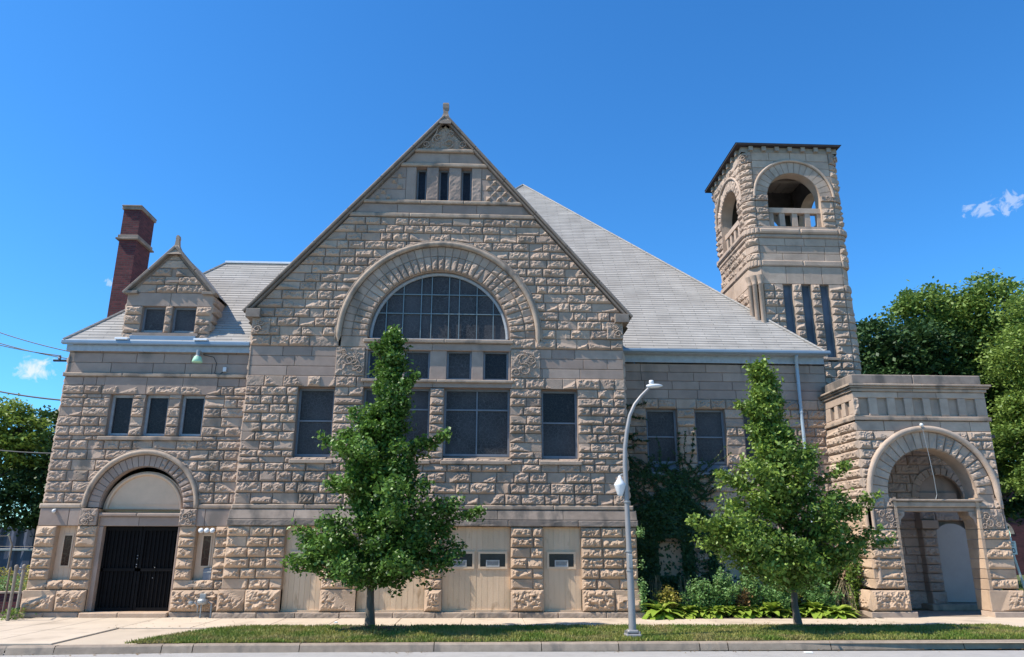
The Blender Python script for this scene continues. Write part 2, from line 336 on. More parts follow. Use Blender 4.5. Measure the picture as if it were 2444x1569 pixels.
class Arc:
    def __init__(s, cx, cz, r, z0): s.cx, s.cz, s.r, s.z0, s.z1 = cx, cz, r, z0, cz+r
    def active(s, z): return s.z0 < z < s.z1
    def w(s, z):
        z = np.asarray(z, float); return np.where(z > s.cz, np.sqrt(np.maximum(s.r**2-(z-s.cz)**2, 0)), s.r)
    def a(s, z): return s.cx - s.w(z)
    def b(s, z): return s.cx + s.w(z)
def wall(mb, fr, zs, xl, xr, ops=(), style=None, d=0., back=-.035, lens=(.34, .76)):
    fl = xl if callable(xl) else (lambda z, c=xl: np.full_like(np.asarray(z, float), c))
    f2 = xr if callable(xr) else (lambda z, c=xr: np.full_like(np.asarray(z, float), c))
    for z0, z1 in zip(zs[:-1], zs[1:]):
        zm = (z0+z1)/2; cuts = sorted([(float(o.a(zm)), float(o.b(zm)), o) for o in ops if o.active(zm)], key=lambda c: c[0])
        ivs = []; cf = fl
        for a, b, o in cuts:
            if float(cf(np.array(zm))) < a: ivs.append((cf, o.a))
            cf = o.b
        if float(cf(np.array(zm))) < float(f2(np.array(zm))): ivs.append((cf, f2))
        st = dict(amp=.055, skirt=.05, lens=lens)
        if style: st.update(style(zm) or {})
        ln = st.pop('lens')
        for A, B in ivs:
            backing(mb, fr, z0, z1, A, B, d+back)
            a0, b0 = float(A(np.array(zm))), float(B(np.array(zm)))
            amin = min(float(A(np.array(z0))), float(A(np.array(z1))), a0); bmax = max(float(B(np.array(z0))), float(B(np.array(z1))), b0)
            xs = [a0]
            while True:
                nx = xs[-1] + random.uniform(*ln)
                if nx > b0 - ln[0]*.6: break
                xs.append(nx)
            xs.append(b0)
            if bmax-b0 > .25: xs.insert(-1, b0-.02)
            for i in range(len(xs)-1):
                first, lastb = i == 0, i == len(xs)-2
                xa_, xb_ = xs[i], xs[i+1]
                fa = A if first else (lambda z, c=xa_, A=A, B=B: np.minimum(np.maximum(c, A(z)), B(z)))
                fb = B if lastb else (lambda z, c=xb_, A=A, B=B: np.minimum(np.maximum(c, A(z)), B(z)))
                s2 = dict(st)
                if s2.get('amp', 0) > 0 and random.random() < s2.pop('plain', .0): s2['amp'] = s2['amp']*.25
                s2.pop('plain', None)
                block(mb, fr, z0, z1, fa, fb, d=d, **s2)
def jambs(mb, fr, op, depth, d0=.0, head=True, sill=True, tint=.6):
    x0, x1, z0, z1 = op.x0, op.x1, op.z0, op.z1; p = lambda x, z, d: fr(x, z, d)
    mb.quad(p(x0, z0, d0), p(x0, z0, -depth), p(x0, z1, -depth), p(x0, z1, d0), tint)
    mb.quad(p(x1, z0, -depth), p(x1, z0, d0), p(x1, z1, d0), p(x1, z1, -depth), tint)
    if head: mb.quad(p(x0, z1, -depth), p(x1, z1, -depth), p(x1, z1, d0), p(x0, z1, d0), tint*.8)
    if sill: mb.quad(p(x0, z0, d0), p(x1, z0, d0), p(x1, z0+.03, -depth), p(x0, z0+.03, -depth), tint)
def soffit(mb, fr, cx, cz, r, a0, a1, d0, d1, n=40, tint=.5):
    th = np.linspace(a0, a1, n); X = cx+r*np.cos(th); Z = cz+r*np.sin(th)
    V = np.concatenate([fr(X, Z, np.full(n, d0)), fr(X, Z, np.full(n, d1))])
    mb.add(V, [[i, i+1, n+i+1, n+i] for i in range(n-1)], tint)
def ring(mb, fr, cx, cz, r0, r1, n, amp=0., d=0., skirt=.05, joint=.006, carve=0., a=(0, PI), cell=.05, style=None):
    rm = (r0+r1)/2; f = polar(fr, cx, cz, rm); s0, s1 = a[0]*rm, a[1]*rm
    for i in range(n):
        kw = dict(amp=amp, d=d)
        if style: kw.update(style(i/(n-1)))
        xa, xb = s0+(s1-s0)*i/n, s0+(s1-s0)*(i+1)/n
        if kw['amp'] == 0 and carve == 0:
            # subdivide plain voussoirs so that they follow the curve
            block(mb, f, r0, r1, xa, xb, skirt=skirt, joint=joint, rows=2, **kw)
        else: block(mb, f, r0, r1, xa, xb, skirt=skirt, joint=joint, carve=carve, cell=cell, **kw)
def tube(mb, pts, r, k=8, tint=.5, cap=True):
    P = np.array(pts, float); n = len(P); R = np.full(n, r) if np.isscalar(r) else np.array(r, float)
    T = np.gradient(P, axis=0); T /= np.linalg.norm(T, axis=1)[:, None]+1e-9
    ref = np.array([0, 0, 1.]) if abs(T[:, 2]).mean() < .8 else np.array([0, 1., 0])
    a = np.cross(T, ref); a /= np.linalg.norm(a, axis=1)[:, None]+1e-9; b = np.cross(T, a)
    th = np.linspace(0, 2*PI, k, endpoint=False)
    V = P[:, None]+R[:, None, None]*(a[:, None]*np.cos(th)[None, :, None]+b[:, None]*np.sin(th)[None, :, None])
    V = V.reshape(-1, 3); Q = []
    for i in range(n-1):
        for j in range(k): Q.append([i*k+j, i*k+(j+1) % k, (i+1)*k+(j+1) % k, (i+1)*k+j])
    mb.add(V, Q, tint)
    if cap:
        mb.add(V[:k][::-1], [list(range(k))], tint); mb.add(V[-k:], [list(range(k))], tint)
def arcpts(fr, cx, cz, r, a0, a1, d, n=40, stilt=0):
    th = np.linspace(a0, a1, n); P = [fr(cx+r*math.cos(t), cz+r*math.sin(t), d) for t in th]
    if stilt: P = [fr(cx+r*math.cos(a0), cz-stilt, d)] + P + [fr(cx+r*math.cos(a1), cz-stilt, d)]
    return P
def box(mb, x0, x1, y0, y1, z0, z1, tint=.5, b=.006):
    """box with small chamfers"""
    x0, x1 = sorted((x0, x1)); y0, y1 = sorted((y0, y1)); b = min(b, (x1-x0)*.3, (y1-y0)*.3, (z1-z0)*.3)
    V = []
    def ringv(xa, xb, ya, yb, z, c): return [(xa+c, ya, z), (xb-c, ya, z), (xb, ya+c, z), (xb, yb-c, z), (xb-c, yb, z), (xa+c, yb, z), (xa, yb-c, z), (xa, ya+c, z)]
    V += ringv(x0+b, x1-b, y0+b, y1-b, z0, b*.01); V += ringv(x0, x1, y0, y1, z0+b, b); V += ringv(x0, x1, y0, y1, z1-b, b); V += ringv(x0+b, x1-b, y0+b, y1-b, z1, b*.01)
    Q = [[i*8+j, i*8+(j+1) % 8, i*8+8+(j+1) % 8, i*8+8+j] for i in range(3) for j in range(8)]
    mb.add(V, Q, tint); mb.add(V[:8][::-1], [list(range(8))], tint); mb.add(V[24:], [list(range(8))], tint)
def fbox(mb, fr, x0, x1, z0, z1, d0, d1, tint=.5):
    """box in a frame between depths d0 (back) and d1 (front)"""
    c = [fr(x, z, d) for d in (d1, d0) for x, z in ((x0, z0), (x1, z0), (x1, z1), (x0, z1))]
    mb.add(c, [[0, 1, 2, 3], [5, 4, 7, 6], [4, 5, 1, 0], [3, 2, 6, 7], [1, 5, 6, 2], [4, 0, 3, 7]], tint)
def lathe(mb, c, prof, k=16, tint=.5):
    V = []; n = len(prof)
    for r, z in prof: V += [(c[0]+r*math.cos(2*PI*j/k), c[1]+r*math.sin(2*PI*j/k), c[2]+z) for j in range(k)]
    Q = [[i*k+j, i*k+(j+1) % k, (i+1)*k+(j+1) % k, (i+1)*k+j] for i in range(n-1) for j in range(k)]
    mb.add(V, Q, tint)
def ball(mb, c, r, k=10, tint=.5): lathe(mb, c, [(max(r*math.sin(PI*i/k), .001), -r*math.cos(PI*i/k)) for i in range(k+1)], k+2, tint)
def spiral(mb, fr, cx, cz, r, d, turns=1.4, flip=1, a0=0., w=.022, tint=.7):
    n = 26; P = []
    for i in range(n):
        t = i/(n-1); a = a0+flip*turns*2*PI*t; rr = r*(1-.8*t); P.append(fr(cx+rr*math.cos(a), cz+rr*math.sin(a), d))
    tube(mb, P, [w*(1.1-.4*i/n) for i in range(n)], 6, tint)
def ornament(mb, fr, x0, x1, z0, z1, d=0., n=3, sk=.06):
    block(mb, fr, z0, z1, x0, x1, d=d, carve=.035, cell=.022, skirt=sk, tint=.55)
    for i in range(n):
        r = random.uniform(.14, .24)*min(x1-x0, z1-z0)
        spiral(mb, fr, random.uniform(x0+r, x1-r), random.uniform(z0+r, z1-r), r, d+.035, flip=random.choice((-1, 1)), a0=random.uniform(0, 6), w=.016)
def beam(mb, fr, z0, z1, x0, x1, d, skirt=None, ln=1.5, dfun=None, amp=0., tint=None, cell=.06, **k):
    """a moulded course built of long stones"""
    n = max(1, int(round((x1-x0)/ln))); xs = [x0+(x1-x0)*(i+(random.uniform(-.12, .12) if 0 < i < n else 0))/n for i in range(n+1)]
    for a, b in zip(xs[:-1], xs[1:]): block(mb, fr, z0, z1, a, b, d=d, skirt=skirt if skirt is not None else d+.05, dfun=dfun, amp=amp, joint=.003, cell=cell, tint=tint, **k)
def window(parent, fr, x0, x1, z0, z1, depth, rail=None, mull=None, pane='glass', fm='frame', fw_=.06, label=None, fd=.05, flat=False):
    f = MB()
    for a, b, c, e in ((x0, x0+fw_, z0, z1), (x1-fw_, x1, z0, z1), (x0+fw_, x1-fw_, z0, z0+fw_*1.2), (x0+fw_, x1-fw_, z1-fw_, z1)): fbox(f, fr, a, b, c, e, -depth-.02, -depth+fd)
    if rail: fbox(f, fr, x0+fw_, x1-fw_, rail-.022, rail+.022, -depth-.02, -depth+fd*.7)
    for m in (mull or []): fbox(f, fr, m-.02, m+.02, z0+fw_, z1-fw_, -depth-.02, -depth+fd*.6)
    o = f.build('window', M[fm], parent)
    if label: o['label'] = label
    g = MB(); g.quad(fr(x0+.02, z0+.02, -depth-.005), fr(x1-.02, z0+.02, -depth-.005), fr(x1-.02, z1-.02, -depth-.005), fr(x0+.02, z1-.02, -depth-.005)); g.build('pane', M[pane], parent if flat else o)
    return o
def sillstone(parent, fr, x0, x1, z0, z1, proj=.09, depth=.3, slope=.14, m='belt'):
    b = MB(); block(b, fr, z0, z1, x0, x1, d=proj, skirt=proj+.02, bev=.02)
    b.quad(fr(x0+.06, z1-.012, proj-.02), fr(x1-.06, z1-.012, proj-.02), fr(x1-.06, z1+slope, -depth), fr(x0+.06, z1+slope, -depth), .6)
    b.quad(fr(x0+.06, z1-.012, -.02), fr(x0+.06, z1-.012, proj-.02), fr(x0+.06, z1+slope, -depth), fr(x0+.06, z1-.012, -depth), .6)
    return b.build('sill', M[m], parent)
# ================================================================== SETTING: ground, pavement, road
g = MB(); g.quad((-900, -900, -.19), (900, -900, -.19), (900, 900, -.19), (-900, 900, -.19)); tag(g.build('ground', M['earth']), kind='structure')
g = MB(); g.quad((-200, -34, -.15), (200, -34, -.15), (200, -5.62, -.15), (-200, -5.62, -.15)); tag(g.build('road', M['road']), kind='structure')
g = MB()
xs = np.concatenate([np.arange(-30, -13, 1.75), np.array([-13., -11.95, -10.9, -10.03, -8.6, -6.9, -5.2, -3.75, -2.1, -.45, 1.2, 2.9, 4.5, 6.1, 7.7, 9.3, 11, 12.6, 14.2, 15.8, 17.4, 19, 20.6, 22.2, 24, 26])])
for a, b in zip(xs[:-1], xs[1:]):
    if b <= -6.95:   # wide paved area at the left reaches the kerb
        ys = (-5.4, -3.6, -1.95, .12 if a > -12.5 else -.15)
    elif a < 14: ys = (-2.5, -.42 if a > 4.4 and b < 11.2 else .12)
    else: ys = (-3.3, -1.9, 6.0)
    for c, d in zip(ys[:-1], ys[1:]):
        t = random.uniform(.2, .8); box(g, a+.006, b-.006, c+.006, d-.006, -.14, 0.0, t, .008)
g.quad((-30, -5.4, -.03), (26, -5.4, -.03), (26, .1, -.03), (-30, .1, -.03), 0)
tag(g.build('sidewalk', M['concrete']), kind='structure')
# kerb: slightly tilted face, cracked joints, follows the bend at the left
g = MB()
def kerb_y(x): return -5.52 - max(0, -5.2-x)*.05*min(1, max(0, -5.2-x)/2.)+ .02*x
kx = list(np.arange(-30, -8, 2.6))+[-8.3, -6.3, -5.7, -3.6, -.9, 1.3, 2.9, 4.6, 5.2, 7.4, 10.3, 12.9, 15, 18, 21, 25]
for a, b in zip(kx[:-1], kx[1:]):
    ya, yb = kerb_y(a), kerb_y(b); t = random.uniform(.2, .8); j = .008
    prof = [(.17, 0.0), (.02, .0), (-.01, -.03), (-.045, -.16)]
    n = 8; X = np.linspace(a+j, b-j, n); V = []
    for i, x in enumerate(X):
        y = kerb_y(x); w = random.uniform(-.004, .004)
        for (o, z) in prof: V.append((x, y+o+w, z+.004+w*.5))
    Q = [[i*4+k, i*4+k+1, (i+1)*4+k+1, (i+1)*4+k] for i in range(n-1) for k in range(3)]
    g.add(V, Q, t); g.tri(V[0], V[1], V[2], t)
tag(g.build('kerb', M['curb']), kind='structure')
# verge between pavement and kerb: a low mound of turf
def verge_z(x, y): return .01+.02*math.sin(max(0, min(1, (y+5.35)/3.4))*PI)
def verge_x0(y): return -7.1+max(0, (y+5.4))*.42 + 1.6*max(0, (y+3.2))**1.5/1.6*.55
g = MB(); ny = 14
for i in range(ny):
    y0 = -5.36+2.86*i/ny; y1 = -5.36+2.86*(i+1)/ny
    for a in range(-8, 26):
        a0, a1 = max(a, verge_x0(y0)), max(a+1, verge_x0(y0)); b0, b1 = max(a, verge_x0(y1)), max(a+1, verge_x0(y1))
        if a1-a0 < .01 and b1-b0 < .01: continue
        yk = lambda y, x: max(y, kerb_y(x)+.16)
        dy = -1.25 if a > 13 else 0
        if y1 > -3.3 and a >= 13: continue
        g.quad((a0, yk(y0, a0), verge_z(a0, y0)), (a1, yk(y0, a1), verge_z(a1, y0)), (b1, yk(y1, b1), verge_z(b1, y1)), (b0, yk(y1, b0), verge_z(b0, y1)), random.uniform(.3, .7))
tag(g.build('verge', M['earth']), kind='structure')
def blades(n, xr, yr, zf, h, inside, wdt=.012, tintf=None):
    X = RNG.uniform(*xr, n); Y = RNG.uniform(*yr, n); k = inside(X, Y); X, Y = X[k], Y[k]; n = len(X)
    Z = zf(X, Y); H = h*RNG.uniform(.5, 1.3, n); a = RNG.uniform(0, 2*PI, n); lx, ly = RNG.normal(0, .45, n)*H, RNG.normal(0, .45, n)*H
    w = wdt*RNG.uniform(.6, 1.5, n); cx, cy = np.cos(a)*w, np.sin(a)*w
    V = np.stack([np.stack([X-cx, Y-cy, Z], -1), np.stack([X+cx, Y+cy, Z], -1), np.stack([X+lx*.5+cx*.7, Y+ly*.5+cy*.7, Z+H*.6], -1), np.stack([X+lx, Y+ly, Z+H], -1)], 1)
    t = np.clip(vnoise(X*1.6, Y*1.6+50, 3)*.8+RNG.normal(0, .22, n), 0, 1)
    return V.reshape(-1, 3), np.arange(4*n).reshape(-1, 4), t
g = MB()
def ins(X, Y):
    x0 = -7.1+np.maximum(0, Y+5.4)*.42+.55*np.maximum(0, Y+3.2)**1.5
    edge = -2.55+.03*np.sin(X*5)+.03*np.sin(X*13+1)
    ky = -5.52+.02*X+.16-np.maximum(0, -5.2-X)*.05*np.minimum(1, np.maximum(0, -5.2-X)/2)
    bare = ((X+2.3)/1.0)**2+((Y+3.4)/1.2)**2 < 1
    return (X > x0) & (Y < np.where(X > 13, -3.3, edge)) & (Y > ky) & ~(bare & (RNG.random(len(X)) < .65)) & (vnoise(X*2.1, Y*2.1, 8)+.25 > RNG.random(len(X))*.85)
g.add(*blades(210000, (-8, 22), (-5.6, -1.85), lambda x, y: .01+.02*np.sin(np.clip((y+5.35)/3.4, 0, 1)*PI), .062, ins))
tag(g.build('grass', M['grass']), 'mown green turf strip with dry patches between pavement and kerb', 'grass', kind='stuff')

# ================================================================== CHURCH
CH = empty('stone_church', 'big rock faced limestone church with a tall central gable, side wing, bell tower and porch', 'church')
F0 = FRONT(0.0); FB = FRONT(-.08); FW = FRONT(.25); FWB = FRONT(.17); FN = FRONT(2.0)
GX = -1.33                                     # axis of the big gable
# ---- main gable wall
zs_hi = [3.02, 3.33, 3.64, 3.95, 4.18, 4.35, 4.54, 4.81, 5.08, 5.35, 5.62, 5.89, 6.15, 6.42, 6.75]
zs_fr = [6.75, 7.05, 7.36, 7.66]
zs_up = [7.66, 7.99, 8.28, 8.57, 8.86, 9.15, 9.44, 9.72, 10.0, 10.28, 10.56, 10.84, 11.12, 11.40, 11.67, 11.94]
SL = 5.93/6.9
def gl(z): z = np.asarray(z, float); return np.maximum(-6.98, GX-(15.45-z)*SL+.06)
def gr(z): z = np.asarray(z, float); return np.minimum(4.32, GX+(15.45-z)*SL-.06)
ops = [Rect(-5.44, -4.37, 4.35, 6.40), Rect(1.79, 2.87, 4.35, 6.40), Rect(-3.52, -1.54, 4.35, 6.43), Rect(-1.12, .84, 4.35, 6.43),
       Rect(-3.53, .87, 6.42, 7.99), Arc(GX, 8.0, 3.02, 7.66), Rect(-4.38, 1.72, 6.75, 7.66)]
w = MB()
wall(w, F0, zs_hi, gl, gr, ops, lambda z: dict(amp=.054, plain=.05))
w.build('gable_wall', M['stone'], CH)
w = MB()
wall(w, F0, zs_fr, gl, gr, ops, lambda z: dict(amp=0, lens=(.7, 1.4)), d=-.015)
wall(w, F0, [6.42, 6.75], -5.6, -4.2, [], lambda z: dict(amp=.0, lens=(1.4, 1.5)), d=.003)
for o in ops[:2]: jambs(w, F0, o, .27)
for x0, x1 in ((-3.52, -1.54), (-1.12, .84)): jambs(w, F0, Rect(x0, x1, 4.35, 6.43), .27)
# tympanum piers between the four small lights, lintels and sills
for a, b in ((-3.53, -3.46), (-2.69, -2.34), (-1.58, -1.08), (-.32, .03), (.80, .87)):
    block(w, F0, 6.68, 7.60, a, b, d=-.04, skirt=.3, tint=.7, joint=.001)
beam(w, F0, 7.58, 7.80, -3.53, .87, .0, skirt=.3, ln=2.2, tint=.6)
beam(w, F0, 6.44, 6.60, -3.53, .9, .0, skirt=.3, ln=2.2, tint=.6)
w.build('dressed_wall_band', M['smooth'], CH)
w = MB(); backing(w, F0, 8.9, 15.3, lambda z: gl(z)-.12, lambda z: gl(z)+.25, -.045); backing(w, F0, 8.9, 15.3, lambda z: gr(z)-.25, lambda z: gr(z)+.12, -.045); wall(w, F0, zs_up, gl, gr, ops, lambda z: dict(amp=.053, plain=.05)); w.build('upper_gable_wall', M['stone'], CH)
w = MB()
beam(w, F0, 7.80, 7.92, -3.6, .94, .09, skirt=.4, ln=2.3, bev=.025); beam(w, F0, 6.58, 6.67, -3.6, .94, .09, skirt=.4, ln=2.3, bev=.02)
w.build('transom', M['belt'], CH)
# top of the gable: moulded bands, three slits, studded checker, carved peak
w = MB()
slits = [Rect(-2.21, -1.89, 12.54, 13.72), Rect(-1.49, -1.17, 12.54, 13.72), Rect(-.76, -.43, 12.54, 13.72)]
wall(w, F0, [12.08, 12.42], gl, gr, [], lambda z: dict(amp=0, lens=(1.0, 1.8)), d=-.01)
wall(w, F0, [12.54, 12.93, 13.34, 13.74], gl, gr, [Rect(-2.55, -.1, 12.5, 13.8)], lambda z: dict(amp=0, lens=(.8, 1.4)), d=-.01)
wall(w, F0, [12.54, 13.74], -2.55, -.1, slits, lambda z: dict(amp=0.012, lens=(2, 3), cell=.08), d=.0)
wall(w, F0, [13.87, 14.26], gl, gr, [], lambda z: dict(amp=0, lens=(.9, 1.5)), d=-.01)
for o in slits: jambs(w, F0, o, .25)
w.build('gable_band', M['smooth'], CH)
w = MB()
for z0, z1, pr in ((11.94, 12.08, .07), (12.42, 12.54, .07), (13.74, 13.87, .07), (14.26, 14.38, .09)):
    a, b = float(gl(z0)), float(gr(z0)); beam(w, F0, z0, z1, a, b, pr, ln=1.9, skirt=pr+.03, bev=.03)
w.build('string_course', M['belt'], CH)
w = MB()
for (x0, s) in ((.04, 1), (-2.66, -1)):
    for iz in range(6):
        z = 12.56+iz*.19
        for ix in range(12):
            if (ix+iz) % 2: continue
            x = x0+s*ix*.17; xe = x+s*.17
            if (s > 0 and max(x, xe) > gr(z+.2)-.02) or (s < 0 and min(x, xe) < gl(z+.2)+.02): continue
            if random.random() < (.08 if s > 0 else .45): continue
            cx_, cz_ = (x+xe)/2, z+.085; h = random.uniform(.07, .11)
            A = [F0(cx_-.085, cz_-.085, .0), F0(cx_+.085, cz_-.085, .0), F0(cx_+.085, cz_+.085, .0), F0(cx_-.085, cz_+.085, .0)]; T = F0(cx_+random.uniform(-.02, .02), cz_+random.uniform(-.03, .02), h)
            for i in range(4): w.tri(A[i], A[(i+1) % 4], T, .6)
w.build('studded_checker', M['carve'], CH, gap=.45)
w = MB()
def tri_l(z): return GX-(15.42-np.asarray(z, float))*SL+.12
def tri_r(z): return GX+(15.42-np.asarray(z, float))*SL-.12
backing(w, F0, 14.38, 15.3, tri_l, tri_r, -.05)
block(w, F0, 14.38, 15.28, tri_l, tri_r, d=0., carve=.03, cell=.02, skirt=.06, tint=.45)
for (cx_, cz_, r, f) in ((-1.2, 14.60, .17, 1), (-.72, 14.56, .14, -1), (-1.95, 14.54, .13, 1), (-1.55, 14.82, .13, -1), (-1.15, 14.98, .10, 1)): spiral(w, F0, cx_, cz_, r, .05, flip=f, a0=-PI/2, w=.02)
tube(w, [F0(-1.72, 14.6, .06), F0(-1.74, 14.75, .06), F0(-1.62, 14.95, .06), F0(-1.58, 15.12, .06)], .022, 6, .8)
w.build('carved_peak_panel', M['carve'], CH)
# slit windows
for o in slits: window(CH, F0, o.x0, o.x1, o.z0, o.z1, .24, pane='glass_dk', fm='frame', fw_=.05)
# coping of the gable in long pieces, with finial
cw = MB()
ang = math.atan2(6.9, 5.93)
for sgn in (-1, 1):
    u = np.array([sgn*math.cos(ang), 0, -math.sin(ang)]) if True else None
    Lc = math.hypot(5.93, 6.9)-.05
    # frame with u running left to right and v pointing outwards/up
    if sgn < 0: uu = -u; o0 = np.array([GX, 0, 15.52])+u*Lc; s0 = 0
    else: uu = u; o0 = np.array([GX, 0, 15.52])
    vv = np.array([-uu[2], 0, uu[0]])
    fr = frame(o0, uu, (0, -1, 0), vv)
    npc = 6; cuts = [Lc*i/npc for i in range(npc+1)]
    for a, b in zip(cuts[:-1], cuts[1:]):
        block(cw, fr, .0, .085, a, b, d=.20, skirt=.62, joint=.004, bev=.03, tint=random.uniform(.1, .6))
        block(cw, fr, -.075, .0, a, b, d=.12, skirt=.4, joint=.003, bev=.03, tint=random.uniform(.0, .4))
# kneelers
block(cw, F0, 8.50, 8.78, -7.16, -6.72, d=.20, skirt=.6, tint=.4); block(cw, F0, 8.50, 8.78, 4.06, 4.50, d=.20, skirt=.6, tint=.4)
cw.build('coping', M['coping'], CH)
fm_ = MB()
prof = [(.20, -.38), (.19, -.25), (.13, -.10), (.085, .05), (.075, .22), (.10, .26), (.105, .40), (.085, .46), (.0, .47)]
V = [];
for wd, z in prof:
    for sx, sy in ((-1, -1), (1, -1), (1, 1), (-1, 1)): V.append((GX+sx*wd, .0+sy*max(wd*.9, .06)-.02, 15.62+z))
fm_.add(V, [[i*4+j, i*4+(j+1) % 4, i*4+4+(j+1) % 4, i*4+4+j] for i in range(len(prof)-1) for j in range(4)], .5); fm_.build('finial', M['coping'], CH)
# ---- great arch
ar = MB()
ring(ar, F0, GX, 8.0, 2.16, 2.64, 37, amp=.0, d=.0, style=lambda t: dict(amp=.05 if .2 < t else .03), skirt=.06, cell=.05)
ring(ar, F0, GX, 8.0, 2.64, 2.96, 37, d=.0, style=lambda t: dict(amp=.045) if t > .72 else dict(amp=0.0), skirt=.06)
for s in (-1, 1):
    a, b = (GX+s*2.16, GX+s*2.96); a, b = min(a, b), max(a, b)
    block(ar, F0, 7.66, 8.0, a, b, d=.0, tint=.6)
    backing(ar, F0, 7.6, 8.05, lambda z, a=a: np.full_like(z, a), lambda z, b=b: np.full_like(z, b), -.03)
def ringback(mb, fr, cx, cz, r0, r1, d, n=40):
    th = np.linspace(0, PI, n); V = np.concatenate([fr(cx+r0*np.cos(th), cz+r0*np.sin(th), np.full(n, d)), fr(cx+r1*np.cos(th), cz+r1*np.sin(th), np.full(n, d))])
    mb.add(V, [[i, n+i, n+i+1, i+1] for i in range(n-1)], .2)
ringback(ar, F0, GX, 8.0, 2.14, 3.1, -.03)
soffit(ar, F0, GX, 8.0, 2.16, 0, PI, .0, -.28, tint=.7)
ar.build('archivolt', M['stone'], CH)
hd = MB(); tube(hd, arcpts(F0, GX, 8.0, 3.03, PI, 0, .05, 56, stilt=.22), .085, 10, .7); tube(hd, arcpts(F0, GX, 8.0, 3.13, PI, 0, .02, 56, stilt=.22), .045, 8, .3); hd.build('hood_mould', M['belt'], CH, smooth=True)
cp = MB()
for x0, x1 in ((-4.40, -3.53), (.87, 1.76)): ornament(cp, F0, x0, x1, 6.76, 7.64, d=.02, n=5); backing(cp, F0, 6.7, 7.7, lambda z, c=x0: np.full_like(z, c), lambda z, c=x1: np.full_like(z, c), -.04)
cp.build('carved_capital', M['carve'], CH)
kn = MB()
for x0, x1 in ((-6.98, -6.42), (3.82, 4.32)): block(kn, F0, 7.99, 8.52, x0, x1, d=.07, carve=.03, cell=.022, skirt=.12, tint=.6); spiral(kn, F0, (x0 if x0 < 0 else x1)+(.2 if x0 < 0 else -.16), 8.14, .11, .13, w=.025); spiral(kn, F0, (x0+x1)/2, 8.36, .1, .12, flip=-1, w=.02)
kn.build('carved_kneeler', M['carve'], CH)
# fan window: glass half disc, curved frame, glazing bars
ww = MB(); tube(ww, arcpts(F0, GX, 8.0, 2.10, PI, 0, -.2, 60), .06, 8, .5); fbox(ww, F0, GX-2.12, GX+2.12, 7.90, 7.99, -.28, -.14)
fan = ww.build('window', M['frame_l'], CH); tag(fan, 'great half round stained glass window')
gp = MB(); th = np.linspace(0, PI, 60); V = np.concatenate([[F0(GX, 7.95, -.24)], F0(GX+2.08*np.cos(th), 7.97+2.06*np.sin(th), np.full(60, -.24))])
gp.add(V, [[0, i+1, i+2] for i in range(59)]); gp.build('pane', M['glass'], fan)
br = MB()
for x in (-2.98, -2.47, -1.92, -1.60, -1.06-.0, -.74, -.19, .32):
    h = math.sqrt(2.05**2-(x-GX)**2); fbox(br, F0, x-.013, x+.013, 7.98, 8.0+h, -.22, -.19)
for z in (8.80, 9.42):
    h = math.sqrt(2.05**2-(z-8)**2); fbox(br, F0, GX-h, GX+h, z-.013, z+.013, -.225, -.185)
br.build('glazing_bar', M['bar'], fan)
# windows of the gable
for i, (a, b) in enumerate(((-3.46, -2.69), (-2.34, -1.58), (-1.08, -.32), (.03, .80))):
    window(CH, F0, a, b, 6.68, 7.60, .2, pane=('glass_dk', 'glass', 'glass', 'glass_dk')[i], label=('small square window left half open', None, None, 'small square window standing open and black')[i] if i in (0, 3) else None)
for a, b in ((-3.52, -1.54), (-1.12, .84)):
    o = window(CH, F0, a, b, 4.42, 6.43, .25, rail=5.80, mull=[(a+b)/2], fm='frame', label='wide twin leaded window'); sillstone(o, F0, a-.06, b+.06, 4.16, 4.28, slope=.16)
for a, b, pn in ((-5.44, -4.37, 'glass'), (1.79, 2.87, 'glass')):
    o = window(CH, F0, a, b, 4.38, 6.40, .25, rail=5.43, fm='frame'); sillstone(o, F0, a-.09, b+.09, 4.16, 4.28, slope=.14)
    if a > 0:
        t = MB(); t.quad(F0(a+.07, 5.46, -.25), F0(b-.07, 5.46, -.25), F0(b-.07, 6.33, -.25), F0(a+.07, 6.33, -.25)); t.build('pane', M['glass_dk'], o)
# ---- base of the gable
bw = MB()
zb = [.73, 1.01, 1.285, 1.57, 1.85, 2.13, 2.41]
bays = [(-5.43, -4.37), (-3.39, -1.51), (-1.03, .87), (1.80, 2.87)]
bop = [Rect(a, b, .15, 2.41) for a, b in bays]
wall(bw, FB, zb, -7.06, 4.47, bop, lambda z: dict(amp=.07, lens=(.42, .75)))
for o in bop: jambs(bw, FB, o, .17, sill=False)
bw.build('base_wall', M['stone_low'], CH)
bw = MB(); wall(bw, FRONT(-.13), [.15, .73], -7.13, 4.53, bop, lambda z: dict(amp=.095, lens=(.6, 1.0), cell=.045)); 
for o in bop:
    for x, x2 in ((o.x0, -1), (o.x1, 1)): fbox(bw, FB, x-.0 if x2 > 0 else x-.02, x+.02 if x2 > 0 else x, .15, .73, -.17, .05, .5)
bw.build('base_block_course', M['stone_low'], CH)
bw = MB(); beam(bw, FRONT(-.13), -.02, .145, -7.2, 4.62, .09, ln=1.15, skirt=.35, bev=.02, amp=.012); bw.build('plinth', M['belt'], CH)
bl = MB()
bl2 = MB(); beam(bl2, FB, 2.42, 2.60, -7.08, 4.52, .07, ln=1.9, skirt=.3, amp=.008, bev=.02)
bl2.build('lower_fascia', M['grime'], CH); gr_ = MB(); beam(gr_, FB, 2.60, 2.88, -7.06, 4.50, .07, ln=1.8, skirt=.3, dfun=lambda T: -.11*T, bev=.015); gr_.build('sloped_ledge', M['grime'], CH)
beam(bl, F0, 2.885, 3.02, -7.03, 4.42, .06, ln=2.2, skirt=.2, bev=.03)
bl.build('belt_course', M['belt'], CH)
